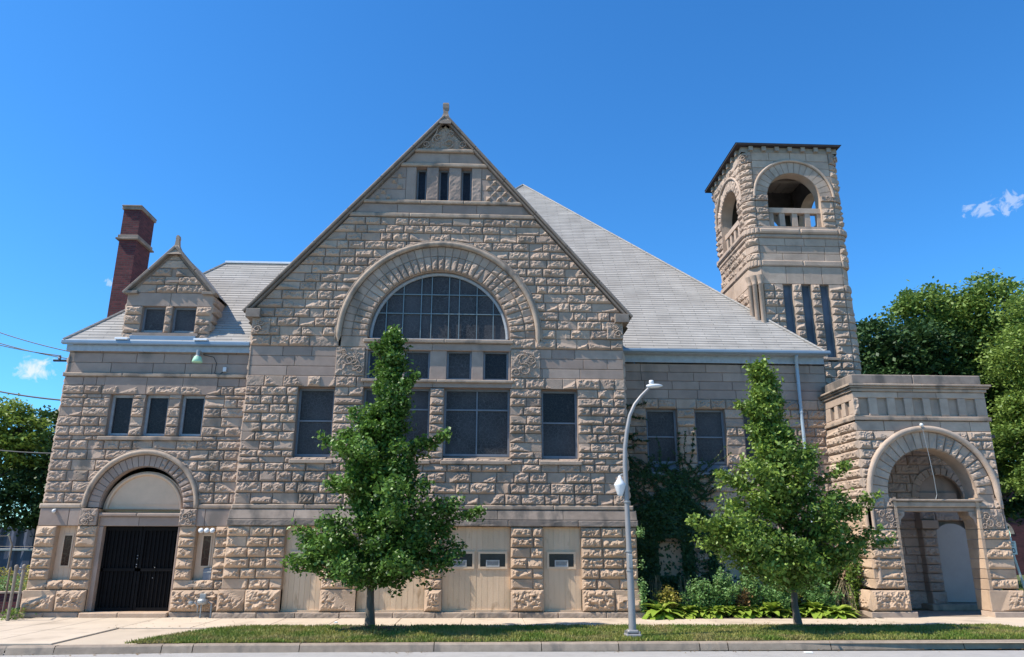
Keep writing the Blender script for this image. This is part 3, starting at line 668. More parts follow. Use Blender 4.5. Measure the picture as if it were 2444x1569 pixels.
# boarded bays
FP = FRONT(.06)
def boards(mb, fr, x0, x1, z0, z1, wd=.155, holes=()):
    n = int(round((x1-x0)/wd)); w_ = (x1-x0)/n
    for i in range(n):
        a = x0+i*w_+.004; b = a+w_-.008; segs = [(z0, z1)]
        for (hx0, hx1, hz0, hz1) in holes:
            if b > hx0 and a < hx1: segs = [(z0, hz0), (hz1, z1)]
        for s in segs: fbox(mb, fr, a, b, s[0], s[1], -.02, random.uniform(-.002, .003), random.random())
    mb.quad(fr(x0, z0, -.008), fr(x1, z0, -.008), fr(x1, z1, -.008), fr(x0, z1, -.008), .1)
bayw = [[(-5.3, -4.48)], [(-3.30, -2.48), (-2.40, -1.58)], [(-.96, -.14), (-.04, .79)], [(1.91, 2.73)]]
for (a, b), ws in zip(bays, bayw):
    m = MB(); boards(m, FP, a, b, .19, 2.41, holes=[(x0, x1, 1.29, 1.73) for x0, x1 in ws]); fbox(m, FP, a, b, .145, .19, -.1, .05, .2)
    bay = m.build('boarded_bay', M['panel'], CH)
    for x0, x1 in ws:
        f = MB()
        for q in ((x0, x1, 1.27, 1.33), (x0, x1, 1.68, 1.74), (x0, x0+.06, 1.33, 1.68), (x1-.06, x1, 1.33, 1.68)): fbox(f, FP, *q, -.03, .035)
        f.build('window_frame', M['panel_trim'], bay)
        p = MB(); p.quad(FP(x0+.05, 1.32, .008), FP(x1-.05, 1.32, .008), FP(x1-.05, 1.7, .008), FP(x0+.05, 1.7, .008)); p.build('pane', M['glass_plain'], bay)
        v = MB(); cx_ = (x0+x1)/2
        for q in ((cx_-.19, cx_+.19, 1.33, 1.36), (cx_-.19, cx_+.19, 1.48, 1.51), (cx_-.19, cx_-.16, 1.36, 1.48), (cx_+.16, cx_+.19, 1.36, 1.48)): fbox(v, FP, *q, .0, .04)
        for k in range(4): fbox(v, FP, cx_-.16, cx_+.16, 1.365+k*.03, 1.382+k*.03, .01, .028, .3)
        v.build('vent', M['glass_sign'], bay)
# ---- wing at the left
WX0, WX1 = -12.40, -6.96
triple = [Rect(-10.97, -10.32, 4.95, 6.18), Rect(-9.95, -9.27, 4.95, 6.18), Rect(-8.91, -8.22, 4.95, 6.18)]
AC = Arc(-9.66, 2.905, 1.56, 2.40); door_op = Rect(-10.75, -8.47, .13, 2.86)
sp = [Rect(-11.87, -11.30, .87, 2.40), Rect(-8.0, -7.46, .87, 2.40)]
w = MB()
wops = triple+[AC, door_op]+sp
wall(w, FWB, [.70, .96, 1.25, 1.54, 1.83, 2.11, 2.40], WX0-.02, WX1, wops, lambda z: dict(amp=.075, lens=(.42, .6)))
for o in sp+[door_op]: jambs(w, FWB, o, .25, sill=False)
w.build('lower_wing_wall', M['stone_low'], CH)
w = MB(); wall(w, FRONT(.10), [.13, .70], WX0-.06, WX1-.1, [door_op], lambda z: dict(amp=.10, lens=(.8, 1.4), cell=.045)); w.build('wing_base_course', M['stone_low'], CH)
w = MB(); wall(w, FW, [3.02, 3.33, 3.64, 3.95, 4.26, 4.55, 4.82, 4.95, 5.23, 5.51, 5.79, 6.06, 6.18, 6.44], WX0, WX1, wops, lambda z: dict(amp=.051, plain=.05) if z < 6.0 or True else None)
w.build('wing_wall', M['stone'], CH)
w = MB()
wall(w, FWB, [2.40, 2.88], WX0, WX1, [AC, door_op], lambda z: dict(amp=0, lens=(.6, 1.0)))
beam(w, FW, 6.18, 6.70, -11.2, -7.9, .02, skirt=.1, ln=1.1)
wall(w, FW, [6.44, 6.70], WX0, -11.2, [], lambda z: dict(amp=0)); wall(w, FW, [6.44, 6.70], -7.9, WX1, [], lambda z: dict(amp=0))
wall(w, FW, [6.82, 7.14, 7.44, 7.66], WX0, WX1, [], lambda z: dict(amp=0, lens=(.7, 1.3)), d=-.02)
for o in triple: jambs(w, FW, o, .25)
w.build('wing_dressed_band', M['smooth'], CH)
w = MB(); beam(w, FW, 6.70, 6.82, WX0-.05, WX1, .07, ln=2, bev=.03)
beam(w, FW, 2.88, 3.02, WX0-.05, -11.28, .10, ln=2, bev=.04); beam(w, FW, 2.88, 3.02, -8.04, WX1-.08, .10, ln=2, bev=.04)
beam(w, FRONT(.10), -.02, .13, WX0-.13, -10.85, .05, ln=1, skirt=.3, amp=.02); beam(w, FRONT(.10), -.02, .13, -8.45, WX1-.15, .05, ln=1.1, skirt=.3, amp=.015)
w.build('wing_string_course', M['belt'], CH)
for o in triple: window(CH, FW, o.x0, o.x1, o.z0, o.z1, .2, pane='glass_dk', fm='frame_l', fw_=.075)
s_ = MB(); block(s_, FW, 4.81, 4.93, -11.15, -8.13, d=.09, skirt=.12, bev=.02); s_.quad(FW(-11.1, 4.92, .07), FW(-8.18, 4.92, .07), FW(-8.18, 4.99, -.22), FW(-11.1, 4.99, -.22)); s_.build('window_sill', M['belt'], CH)
for k, (a, b) in enumerate(((-11.87, -11.30), (-8.0, -7.46))):
    m = MB(); FQ = FRONT(.36); gx0 = (a+b)/2-.115
    boards(m, FQ, a, b, .87, 2.40, .14, holes=[(gx0, gx0+.23, 1.32, 2.15)]); bp = m.build('boarded_side_light', M['cream'], CH)
    f = MB()
    for q in ((gx0-.03, gx0+.26, 1.29, 1.33), (gx0-.03, gx0+.26, 2.14, 2.18), (gx0-.03, gx0+.01, 1.33, 2.14), (gx0+.22, gx0+.26, 1.33, 2.14)): fbox(f, FQ, *q, -.03, .02)
    f.build('window_frame', M['cream'], bp)
    p = MB(); p.quad(FQ(gx0, 1.32, .002), FQ(gx0+.23, 1.32, .002), FQ(gx0+.23, 2.15, .002), FQ(gx0, 2.15, .002)); p.build('pane', M['glass_red'], bp)
    s_ = MB(); block(s_, FWB, .76, .87, a-.06, b+.09, d=.07, skirt=.25, bev=.025); s_.build('sill', M['belt'], bp)
# door arch of the wing
ar = MB()
ring(ar, FW, -9.66, 2.905, 1.17, 1.50, 25, d=.0, style=lambda t: dict(amp=.04) if t > .62 else dict(amp=.0), skirt=.06)
ringback(ar, FW, -9.66, 2.905, 1.15, 1.62, -.03); soffit(ar, FW, -9.66, 2.905, 1.17, 0, PI, 0, -.28, tint=.8)
ar.build('archivolt', M['smooth'], CH, smooth=False)
hd = MB(); tube(hd, arcpts(FW, -9.66, 2.905, 1.57, PI, 0, .05, 44, stilt=.04), .075, 10, .8); tube(hd, arcpts(FW, -9.66, 2.905, 1.66, PI, 0, .02, 44), .03, 8, .4); hd.build('hood_mould', M['belt'], CH, smooth=True)
cp = MB()
for x0, x1 in ((-11.27, -10.77), (-8.50, -8.02)): ornament(cp, FWB, x0, x1, 2.41, 2.88, d=.06, n=4, sk=.2)
cp.build('carved_capital', M['carve'], CH)
tm = MB(); n = 40; th = np.linspace(0, PI, n); FT = FRONT(.47)
V = np.concatenate([[FT(-9.66, 2.8, 0)], FT(-9.66+1.16*np.cos(th), 2.80+1.14*np.sin(th), np.zeros(n))]); tm.add(V, [[0, i+1, i+2] for i in range(n-1)], .5)
tm.build('tympanum_board', M['cream'], CH)
tm = MB(); tube(tm, arcpts(FT, -9.66, 2.82, 1.05, PI, 0, .02, 40), .045, 8, .5); fbox(tm, FT, -10.7, -8.6, 2.78, 2.86, -.05, .06); fbox(tm, FT, -10.6, -8.7, 3.0, 3.02, -.02, .012); tm.build('tympanum_trim', M['cream'], CH, smooth=False)
ln_ = MB(); beam(ln_, FW, 2.66, 2.77, -10.79, -8.45, .08, skirt=.35, ln=1.2, bev=.03); beam(ln_, FW, 2.40, 2.66, -10.75, -8.5, .0, skirt=.35, ln=1.2)
for a, b in ((-10.77, -10.62), (-8.55, -8.46)): block(ln_, FW, .13, 2.40, a, b, d=.0, skirt=.3)
ln_.build('door_lintel', M['smooth'], CH)
st = MB(); beam(st, FRONT(.10), -.02, .13, -10.82, -8.47, .12, skirt=.5, ln=1.2, bev=.03); st.build('door_step', M['stone_low'], CH)
FD = FRONT(.47); d_ = MB()
for x0, x1 in ((-10.62, -9.60), (-9.58, -8.55)):
    n = 9; w_ = (x1-x0)/n
    d_.quad(FD(x0, .13, -.01), FD(x1, .13, -.01), FD(x1, 2.40, -.01), FD(x0, 2.40, -.01))
    for i in range(n+1): fbox(d_, FD, x0+i*w_*.97+.008, x0+i*w_*.97+.03, .2, 2.3, -.01, .03)
    for q in ((x0, x1, .14, .22), (x0, x1, 2.28, 2.38), (x0, x1, 1.18, 1.26), (x0, x0+.07, .22, 2.28), (x1-.07, x1, .22, 2.28)): fbox(d_, FD, *q, -.01, .045)
dd = d_.build('double_door', M['black'], CH)
h_ = MB()
for z in (1.30, 1.36, 1.52, 1.60): ball(h_, FD(-9.63, z, .06), .016, 6)
ball(h_, FD(-9.12, 1.28, .06), .014, 6); ball(h_, FD(-9.14, 1.0, .06), .010, 6); h_.build('handle', M['galv'], dd)
# left end wall of the wing and hidden rear walls
w = MB(); wall(w, LEFT(WX0), [0, .7]+[.7+.29*i for i in range(1, 24)], -7.0, -.25, [], lambda z: dict(amp=.05)); w.build('wing_side_wall', M['stone'], CH)
w = MB(); wall(w, RIGHT(4.32), [0]+[.4*i for i in range(1, 20)], .0, 2.0, [], lambda z: dict(amp=.05), lens=(.6, 1.)); w.build('gable_return_wall', M['stone'], CH)
w = MB(); wall(w, LEFT(-6.98), [3.0+.3*i for i in range(0, 19)], -.25, .0, [], lambda z: dict(amp=.03)); w.build('gable_return_wall', M['stone'], CH)
# gutters and fascia of the wing
gt = MB(); box(gt, -12.58, -7.0, .03, .17, 7.655, 7.79, b=.03); gt.build('gutter', M['gutter'], CH)
fs = MB(); box(fs, -12.45, -7.0, .17, .22, 7.47, 7.66, b=.004); fs.build('fascia', M['fascia'], CH)
# ---- roofs
def roofuv(slope):
    k = math.sqrt(1+slope**2)
    return lambda co: np.stack([co[:, 0]+co[:, 1]*0, co[:, 2]/slope*k], -1)
def roofuv_x(slope):
    k = math.sqrt(1+slope**2)
    return lambda co: np.stack([co[:, 1], co[:, 2]/slope*k], -1)
def shingled(mb, e0, e1, r1, r0, step=.18, th=.013, tint=.5):
    """roof plane with courses as real overlapping steps: eave e0->e1, ridge r0<-r1"""
    e0, e1, r0, r1 = (np.array(p, float) for p in (e0, e1, r0, r1)); nrm = np.cross(e1-e0, r0-e0) if np.linalg.norm(r0-e0) > .01 else np.cross(e1-e0, r1-e0); nrm /= np.linalg.norm(nrm)
    if nrm[2] < 0: nrm = -nrm
    L = max(np.linalg.norm(r0-e0), np.linalg.norm(r1-e1)); n = max(2, int(L/step/1.0))
    for i in range(n):
        a, b = i/n, (i+1)/n; P = e0+(r0-e0)*a; Q = e1+(r1-e1)*a; R = e1+(r1-e1)*b; S = e0+(r0-e0)*b
        o = nrm*th; mb.quad(P+o, Q+o, R+nrm*.001, S+nrm*.001, tint); mb.quad(P+nrm*.0, Q+nrm*.0, Q+o, P+o, .1)
S1 = 3.71/3.146
rf = MB(); shingled(rf, (-12.5, .06, 7.76), (-5.2, .06, 7.76), (-5.2, 3.25, 11.52), (-9.1, 3.25, 11.52)); rf.quad((-5.2, 6.5, 7.8), (-12.5, 6.5, 7.8), (-9.1, 3.25, 11.5), (-5.2, 3.25, 11.5))
rw = rf.build('wing_roof', M['shingle'], CH, uv=roofuv(S1))
rf = MB(); shingled(rf, (-12.5, 6.5, 7.76), (-12.5, .06, 7.76), (-9.1, 3.25, 11.52), (-9.1, 3.25, 11.52)); rf.build('wing_roof', M['shingle'], CH, uv=roofuv_x(S1))
fl_ = MB(); box(fl_, -9.15, -5.3, 3.15, 3.35, 11.49, 11.56); fl_.build('ridge_flashing', M['flash'], CH); fl_ = MB(); tube(fl_, [(-12.52, .06, 7.79), (-9.1, 3.25, 11.54)], .045, 6, .5); fl_.build('hip_cap', M['shingle'], CH, uv=roofuv(S1)); fl_ = MB(); box(fl_, -10.62, -8.68, .1, .2, 7.79, 7.95); fl_.build('dormer_apron', M['gutter'], CH)
AP = (1.87, 11.25, 18.88); SN = (18.88-8.08)/(11.25-1.62)
NX0, NX1 = -7.7, 11.42
rf = MB(); shingled(rf, (NX0, 1.62, 8.08), (NX1, 1.62, 8.08), AP, AP); rf.build('nave_roof', M['shingle'], CH, uv=roofuv(SN))
rf = MB(); shingled(rf, (NX1, 1.62, 8.08), (NX1, 20.8, 8.08), AP, AP); rf.tri((NX0, 20.8, 8.08), (NX0, 1.62, 8.08), AP); rf.tri((NX1, 20.8, 8.08), (NX0, 20.8, 8.08), AP); rf.build('nave_roof', M['shingle'], CH, uv=roofuv_x(SN))
fl_ = MB(); tube(fl_, [(NX1, 1.6, 8.1), (AP[0], AP[1], AP[2]+.02)], .05, 6, .5); tube(fl_, [(NX0, 1.6, 8.1), (AP[0], AP[1], AP[2]+.02)], .05, 6, .5); fl_.build('hip_cap', M['shingle'], CH, uv=roofuv(SN))
rf = MB(); rf.quad((GX, .3, 15.3), (GX, 8.2, 15.3), (-7.2, 8.2, 8.45), (-7.2, .3, 8.45)); rf.quad((GX, 8.2, 15.3), (GX, .3, 15.3), (4.55, .3, 8.45), (4.55, 8.2, 8.45)); rf.build('gable_roof', M['shingle'], CH, uv=roofuv_x(1.16))
sn = MB(); tube(sn, [(2.27, .75, 11.40), (2.27, .75, 11.75)], .05, 8); lathe(sn, (2.27, .75, 11.75), [(.05, 0), (.11, .02), (.11, .06), (.0, .1)], 10); sn.build('roof_vent', M['galv'], CH)
# ---- dormer of the wing
DX = -9.64; dsl = 1.12
def dl(z): return np.maximum(-10.93, DX-(10.72-np.asarray(z, float))/dsl+.04)
def dr(z): return np.minimum(-8.33, DX+(10.72-np.asarray(z, float))/dsl-.04)
dops = [Rect(-10.42, -9.73, 8.06, 8.93), Rect(-9.51, -8.80, 8.06, 8.93), Rect(-9.70, -9.57, 9.8, 10.3)]
w = MB(); wall(w, FW, [7.86, 8.06, 8.35, 8.64, 8.93], -10.93, -8.33, dops, lambda z: dict(amp=.07, lens=(.4, .5)))
wall(w, FW, [9.36, 9.63, 9.90, 10.17, 10.44, 10.66], dl, dr, dops, lambda z: dict(amp=.06 if z < 10.2 else .02, lens=(.4, .7)))
w.tri(FW(-10.95, 9.36, -.036), FW(-8.31, 9.36, -.036), FW(DX, 10.85, -.036), .2); w.build('dormer_wall', M['stone'], CH)
w = MB(); beam(w, FW, 8.93, 9.36, -10.93, -8.33, .0, ln=1.3, skirt=.06); 
for o in dops[:2]: jambs(w, FW, o, .22)
block(w, FW, 8.06, 8.93, -9.73, -9.51, d=.0, skirt=.22); fbox(w, FW, -10.6, -8.65, 7.97, 8.06, -.2, .08)
fbox(w, FW, -9.85, -9.42, 9.70, 9.77, -.02, .05); fbox(w, FW, -9.69, -9.58, 9.78, 10.25, -.1, -.06)
w.build('dormer_dressing', M['smooth'], CH)
for o in dops[:2]: window(CH, FW, o.x0, o.x1, o.z0, o.z1, .18, pane='glass', fm='frame', label='small dormer window')
cw = MB(); Ld = math.hypot(1.31, 1.31*dsl)+.12
for sgn in (-1, 1):
    u = np.array([sgn*1., 0, -dsl]); u /= np.linalg.norm(u); apx = np.array([DX, .25, 10.86])
    if sgn < 0: uu = -u; o0 = apx+u*Ld
    else: uu = u; o0 = apx
    fr = frame(o0, uu, (0, -1, 0), np.array([-uu[2], 0, uu[0]])); block(cw, fr, -.04, .06, 0, Ld/2, d=.14, skirt=.35, tint=.3, bev=.02); block(cw, fr, -.04, .06, Ld/2, Ld, d=.14, skirt=.35, tint=.4, bev=.02)
block(cw, FW, 9.30, 9.40, -11.02, -10.6, d=.12, skirt=.3, tint=.6); block(cw, FW, 9.30, 9.40, -8.66, -8.24, d=.12, skirt=.3, tint=.6)
cw.build('dormer_coping', M['coping'], CH)
fm_ = MB(); V = []
for wd, z in ((.22, -.32), (.13, -.12), (.07, .02), (.06, .2), (.075, .24), (.05, .34), (.0, .36)):
    for sx, sy in ((-1, -1), (1, -1), (1, 1), (-1, 1)): V.append((DX+sx*wd*(1 if z < .1 else .8), .28+sy*max(wd*.8, .07), 10.92+z))
fm_.add(V, [[i*4+j, i*4+(j+1) % 4, i*4+4+(j+1) % 4, i*4+4+j] for i in range(6) for j in range(4)]); fm_.build('dormer_finial', M['belt'], CH)
w = MB()
def chk(fr, sgn):
    for z0 in np.arange(7.86, 9.3, .29):
        z1 = z0+.29; yb = .06+(z0+.2-7.76)/S1
        if sgn > 0: block(w, fr, z0, z1, .25, yb+.2, d=0, amp=.05)
        else: block(w, fr, z0, z1, -yb-.2, -.25, d=0, amp=.05)
chk(RIGHT(-8.33), 1); chk(LEFT(-10.93), -1); w.build('dormer_side_wall', M['stone'], CH)
rf = MB(); yr = .06+(10.85-7.76)/S1; ye = .06+(9.42-7.76)/S1
rf.quad((DX, .2, 10.86), (DX, yr+.1, 10.86), (-8.26, ye+.1, 9.35), (-8.26, .2, 9.35)); rf.quad((DX, yr+.1, 10.86), (DX, .2, 10.86), (-11.02, .2, 9.35), (-11.02, ye+.1, 9.35)); rf.build('dormer_roof', M['shingle'], CH, uv=roofuv_x(1.2))
fl_ = MB(); box(fl_, -11.0, -10.62, .0, .2, 7.80, 7.86); box(fl_, -8.68, -8.28, .0, .2, 7.80, 7.86); fl_.build('dormer_flashing', M['flash'], CH)
# ---- chimney
cm = MB(); cx0, cx1, cy0, cy1 = -12.66, -12.07, 2.6, 3.7
def chb(mb, z0, z1, e=0., t=.5):
    a, b, c, d = cx0-e, cx1+e, cy0-e, cy1+e
    for P in (((a, c), (b, c)), ((b, c), (b, d)), ((b, d), (a, d)), ((a, d), (a, c))): mb.quad((*P[0], z0), (*P[1], z0), (*P[1], z1), (*P[0], z1), t)
chb(cm, 0, 13.25)
ch = cm.build('chimney', M['redbrick'], CH, uv=lambda co: np.stack([co[:, 0]+co[:, 1], co[:, 2]], -1))
cc = MB(); box(cc, cx0-.05, cx1+.05, cy0-.05, cy1+.05, 13.20, 13.33, b=.01); box(cc, cx0-.05, cx1+.05, cy0-.09, cy1+.08, 13.30, 13.35, b=.01); cc.build('chimney_cap', M['grime'], ch)
cc = MB(); box(cc, cx0-.05, cx1+.05, cy0-.05, cy1+.05, 12.12, 12.24, b=.01); box(cc, cx0-.10, cx1+.10, cy0-.10, cy1+.10, 12.06, 12.12, b=.01); cc.build('chimney_band', M['grime'], ch)
# ---- nave wall, right of the gable
nops = [Rect(5.37, 6.39, 4.15, 6.22), Rect(6.98, 7.98, 4.15, 6.22), Rect(8.59, 9.59, 4.15, 6.22), Rect(5.5, 6.36, .8, 2.02), Rect(7.25, 8.15, .8, 2.02), Rect(9.0, 9.9, .8, 2.02)]
w = MB(); wall(w, FN, [.2, .5, .8, 1.11, 1.42, 1.72, 2.02, 2.33, 2.64, 2.95, 3.25, 3.55, 3.85, 4.15, 4.45, 4.75, 5.04, 5.34, 5.63, 5.92, 6.22, 6.55], 4.3, 11.5, nops, lambda z: dict(amp=.06, plain=.25)); w.build('nave_wall', M['stone'], CH)
w = MB(); wall(w, FN, [6.55, 6.86, 7.15, 7.45, 7.74], 4.3, 11.5, [], lambda z: dict(amp=0, lens=(.8, 1.3)), d=-.01)
for o in nops: jambs(w, FN, o, .24)
w.build('nave_dressed_band', M['smooth'], CH)
for o in nops[:3]:
    q = window(CH, FN, o.x0, o.x1, 4.45, 6.22, .22, rail=5.32, fm='frame', fw_=.07, label=None); s_ = MB()
    block(s_, FN, 4.07, 4.17, o.x0-.08, o.x1+.08, d=.08, skirt=.1); s_.quad(FN(o.x0, 4.16, .05), FN(o.x1, 4.16, .05), FN(o.x1, 4.46, -.22), FN(o.x0, 4.46, -.22)); s_.build('sill', M['frame'], q)
for o in nops[3:]:
    m = MB(); boards(m, FRONT(2.14), o.x0, o.x1, o.z0, o.z1, .2); fbox(m, FRONT(2.14), o.x0, o.x1, 1.38, 1.43, -.01, .03, .5); m.build('boarded_bay', M['white' if False else 'cream'], CH)
gt = MB(); box(gt, 4.35, 11.56, 1.52, 1.66, 8.02, 8.14, b=.03); gt.build('gutter', M['gutter'], CH)
fs = MB(); box(fs, 4.35, 11.45, 1.9, 1.96, 7.76, 8.02, b=.004); box(fs, 4.35, 11.45, 1.62, 1.95, 8.0, 8.03, b=.004); fs.build('fascia', M['fascia'], CH)
dp = MB(); tube(dp, [(10.42, 1.62, 8.0), (10.44, 1.75, 7.85), (10.5, 1.88, 7.6), (10.5, 1.9, 6.0), (10.5, 1.9, .3)], .055, 10); 
for z in (6.1, 3.6): lathe(dp, (10.5, 1.9, z), [(.055, 0), (.068, .01), (.068, .05), (.055, .06)], 10)
dp.build('downspout', M['pipe'], CH)
w = MB(); w.quad((11.5, 2.0, 0), (11.5, 20, 0), (11.5, 20, 8.1), (11.5, 2, 8.1)); w.quad((-7, 6.5, 0), (-12.4, 6.5, 0), (-12.4, 6.5, 7.8), (-7, 6.5, 7.8)); w.quad((11.5, 20, 0), (-7.6, 20, 0), (-7.6, 20, 8.1), (11.5, 20, 8.1)); w.quad((-7.6, 20, 0), (-7.6, 6.5, 0), (-7.6, 6.5, 8.1), (-7.6, 20, 8.1)); w.build('rear_wall', M['smooth'], CH)
# ================================================================== BELL TOWER (part of the church)
TX, TY, TH, RC = 11.53, 4.78, 1.84, .36         # centre, half width, corner radius
tf = [(FRONT(TY-TH), TX), (LEFT(TX-TH), -TY), (RIGHT(TX+TH), TY), (BACK(TY+TH), -TX)]     # frame, centre coordinate
crn = [corner(TX-TH+RC, TY-TH+RC, RC), corner(TX+TH-RC, TY-TH+RC, RC, PI/2), corner(TX+TH-RC, TY+TH-RC, RC, PI), corner(TX-TH+RC, TY+TH-RC, RC, -PI/2)]
CL = RC*PI/2; HF = TH-RC
sl_ = [Rect(TX-.76, TX-.42, 8.25, 10.97), Rect(TX-.08, TX+.26, 8.25, 10.97), Rect(TX+.60, TX+.92, 8.25, 10.97)]
w = MB(); ws_ = w
zsh = [6.4+.2857*i for i in range(17)]   # up to 10.97
for i, (fr, c) in enumerate(tf):
    wall(w, fr, zsh, c-HF, c+HF, sl_ if i == 0 else [], lambda z: dict(amp=.065, lens=(.34, .52)))
for c in crn[1:]: wall(w, c, zsh, 0, CL, [], lambda z: dict(amp=.03, lens=(.5, .7)))
wall(w, crn[0], zsh[:10], 0, CL, [], lambda z: dict(amp=.05, lens=(.5, .7)))
for c in crn[:2]:
    wall(w, c, [11.86, 12.16, 12.46, 12.75], 0, CL, [], lambda z: dict(amp=.07, lens=(.5, .7)))
for c in crn: wall(w, c, [13.08, 13.31, 13.54, 13.77, 14.0, 14.24], 0, CL, [], lambda z: dict(amp=.075, lens=(.5, .7))); wall(w, c, [14.5, 14.76, 15.02, 15.28, 15.54, 15.8], 0, CL, [], lambda z: dict(amp=.07, lens=(.5, .7)))
wall(w, tf[1][0], [11.86, 12.16, 12.46, 12.75], tf[1][1]-HF, tf[1][1]+HF, [], lambda z: dict(amp=.055))
bo = lambda c: [Arc(c, 14.4, 1.48, 14.4), Rect(c-1.0, c+1.0, 13.2, 14.4)]
for i, (fr, c) in enumerate(tf):
    wall(w, fr, [13.2, 13.45, 13.72, 13.98, 14.24], c-HF, c+HF, bo(c), lambda z: dict(amp=.06, lens=(.3, .5)))
    (wall(w if i == 1 else ws_, fr, [14.4, 14.7, 15.0, 15.3, 15.6, 15.9, 16.25], c-HF, c+HF, bo(c), (lambda z: dict(amp=.05, lens=(.4, .8))) if i == 1 else (lambda z: dict(amp=0., lens=(.6, 1.1)))))

for i, (fr, c) in enumerate(tf):
    wall(ws_, fr, [10.97, 11.64], c-HF, c+HF, [], lambda z: dict(amp=0, lens=(.6, .9)), d=.004)
    if i != 1: wall(ws_, fr, [11.86, 12.15, 12.45, 12.75], c-HF, c+HF, [], lambda z: dict(amp=0, lens=(.6, 1.)), d=0)
for c in crn[2:]: wall(ws_, c, [11.86, 12.3, 12.75], 0, CL, [], lambda z: dict(amp=0))
for c in crn: wall(ws_, c, [11.25, 11.64], 0, CL, [], lambda z: dict(amp=0, lens=(.7, .9)), d=.01)
for c in crn[1:]: wall(ws_, c, [10.97, 11.25], 0, CL, [], lambda z: dict(amp=0, lens=(.7, .9)))
for o in sl_: jambs(ws_, tf[0][0], o, .25); soffit(ws_, tf[0][0], (o.x0+o.x1)/2, 10.97, .17, 0, PI, .01, .01)
TW = w.build('bell_tower', M['tower'], CH)
for o in sl_: window(TW, tf[0][0], o.x0, o.x1, o.z0, o.z1, .16, pane='glass_blue', fm='frame', fw_=.03, fd=.02, flat=True)
s_ = MB(); beam(s_, tf[0][0], 8.15, 8.25, TX-.85, TX+1.05, .07, ln=1.9); s_.build('slot_sill', M['belt'], TW)
# cornices running all round, including the rounded corners
def band(mb, z0, z1, d, bev=.04):
    for fr, c in tf: beam(mb, fr, z0, z1, c-HF, c+HF, d, skirt=d+.25, ln=1.4, bev=bev)
    for c in crn:
        m = 5
        for k in range(m): block(mb, c, z0, z1, CL*k/m, CL*(k+1)/m, d=d, skirt=d+.2, joint=.0005, bev=bev, tint=.5)
b = MB(); band(b, 11.64, 11.87, .06); band(b, 12.75, 12.90, .06); band(b, 12.90, 13.10, .13, .06); b.build('tower_cornice', M['tower'], TW)
b = MB(); band(b, 13.10, 13.2, .03, .01); b.build('belfry_sill_course', M['tower'], TW)
# column cluster at the near corner
b = MB()
for k in range(3):
    ph = (k+.5)/3*PI/2; x = TX-TH+RC-(RC+.03)*math.cos(ph); y = TY-TH+RC-(RC+.03)*math.sin(ph)
    lathe(b, (x, y, 8.2), [(.095, 0), (.09, .1), (.085, 2.72), (.11, 2.74), (.09, 2.78), (.12, 2.9), (.15, 3.02), (.16, 3.06)], 14)
b.build('corner_column', M['tower'], TW, smooth=True)
# belfry arches
for i, (fr, c) in enumerate(tf):
    a = MB(); ring(a, fr, c, 14.4, 1.0, 1.46, 17, style=lambda t, i=i: dict(amp=.03 if i == 1 else .0), skirt=.06); ringback(a, fr, c, 14.4, .99, 1.5, -.03)
    soffit(a, fr, c, 14.4, 1.0, 0, PI, 0, -.45)
    for s in (-1, 1): a.quad(fr(c+s, 13.2, 0), fr(c+s, 13.2, -.45), fr(c+s, 14.4, -.45), fr(c+s, 14.4, 0), .6)
    a.quad(fr(c-1, 13.21, .02), fr(c+1, 13.21, .02), fr(c+1, 13.21, -.45), fr(c-1, 13.21, -.45), .7)
    ao = a.build('belfry_arch', M['tower'], TW)
    # inner face
    q = MB(); th = np.linspace(0, PI, 30); fr2 = fr; n = 30
    X = c+1.0*np.cos(th); Z = 14.4+np.sin(th); Xo = np.clip(c+2.2*np.cos(th), c-1.36, c+1.36); Zo = np.clip(14.4+2.6*np.sin(th), 14.4, 16.25)
    V = np.concatenate([fr(X, Z, np.full(n, -.45)), fr(Xo, Zo, np.full(n, -.45))]); q.add(V, [[i_, i_+1, n+i_+1, n+i_] for i_ in range(n-1)], .3)
    for s in (-1, 1): q.quad(fr(c+s*1.0, 13.1, -.45), fr(c+s*1.36, 13.1, -.45), fr(c+s*1.36, 14.4, -.45), fr(c+s*1.0, 14.4, -.45), .3)
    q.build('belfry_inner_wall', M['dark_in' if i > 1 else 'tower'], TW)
    hd = MB(); tube(hd, arcpts(fr, c, 14.4, 1.50, PI, 0, .03, 36), .055, 8, .7); hd.build('hood_mould', M['tower'], TW, smooth=True)
    bb = MB(); fbox(bb, fr, c-1, c+1, 13.82, 14.02, -.35, -.12, .7); fbox(bb, fr, c-1, c+1, 13.2, 13.27, -.35, -.1, .7)
    for x in (-.98, -.56, -.08, .40, .86): fbox(bb, fr, c+x, c+x+.20, 13.27, 13.82, -.32, -.15, .6)
    bb.build('balustrade', M['tower'], TW)
b = MB()
for fr, c in tf:
    for s in (-1, 1):
        x0, x1 = (c-HF, c-1.0) if s < 0 else (c+1.0, c+HF); block(b, fr, 14.24, 14.45, x0, x1, d=.05, carve=.035, cell=.022, skirt=.1)
        spiral(b, fr, (x0+x1)/2, 14.35, .075, .10, w=.02)
for c in crn: block(b, c, 14.24, 14.5, 0, CL, d=.04, carve=.035, cell=.022, skirt=.1); block(b, c, 15.8, 16.25, 0, CL, d=.04, carve=.03, cell=.022, skirt=.1); spiral(b, c, CL*.5, 16.02, .14, .10, w=.028, turns=1.6)
b.build('carved_band', M['carve'], TW)
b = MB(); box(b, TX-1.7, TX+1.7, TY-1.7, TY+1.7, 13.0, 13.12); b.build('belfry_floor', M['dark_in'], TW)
b = MB(); box(b, TX-1.7, TX+1.7, TY-1.7, TY+1.7, 16.22, 16.3, .3)
for k in range(9): box(b, TX-1.6+k*.37, TX-1.3+k*.37, TY-1.4, TY+1.4, 16.19, 16.225, random.random())
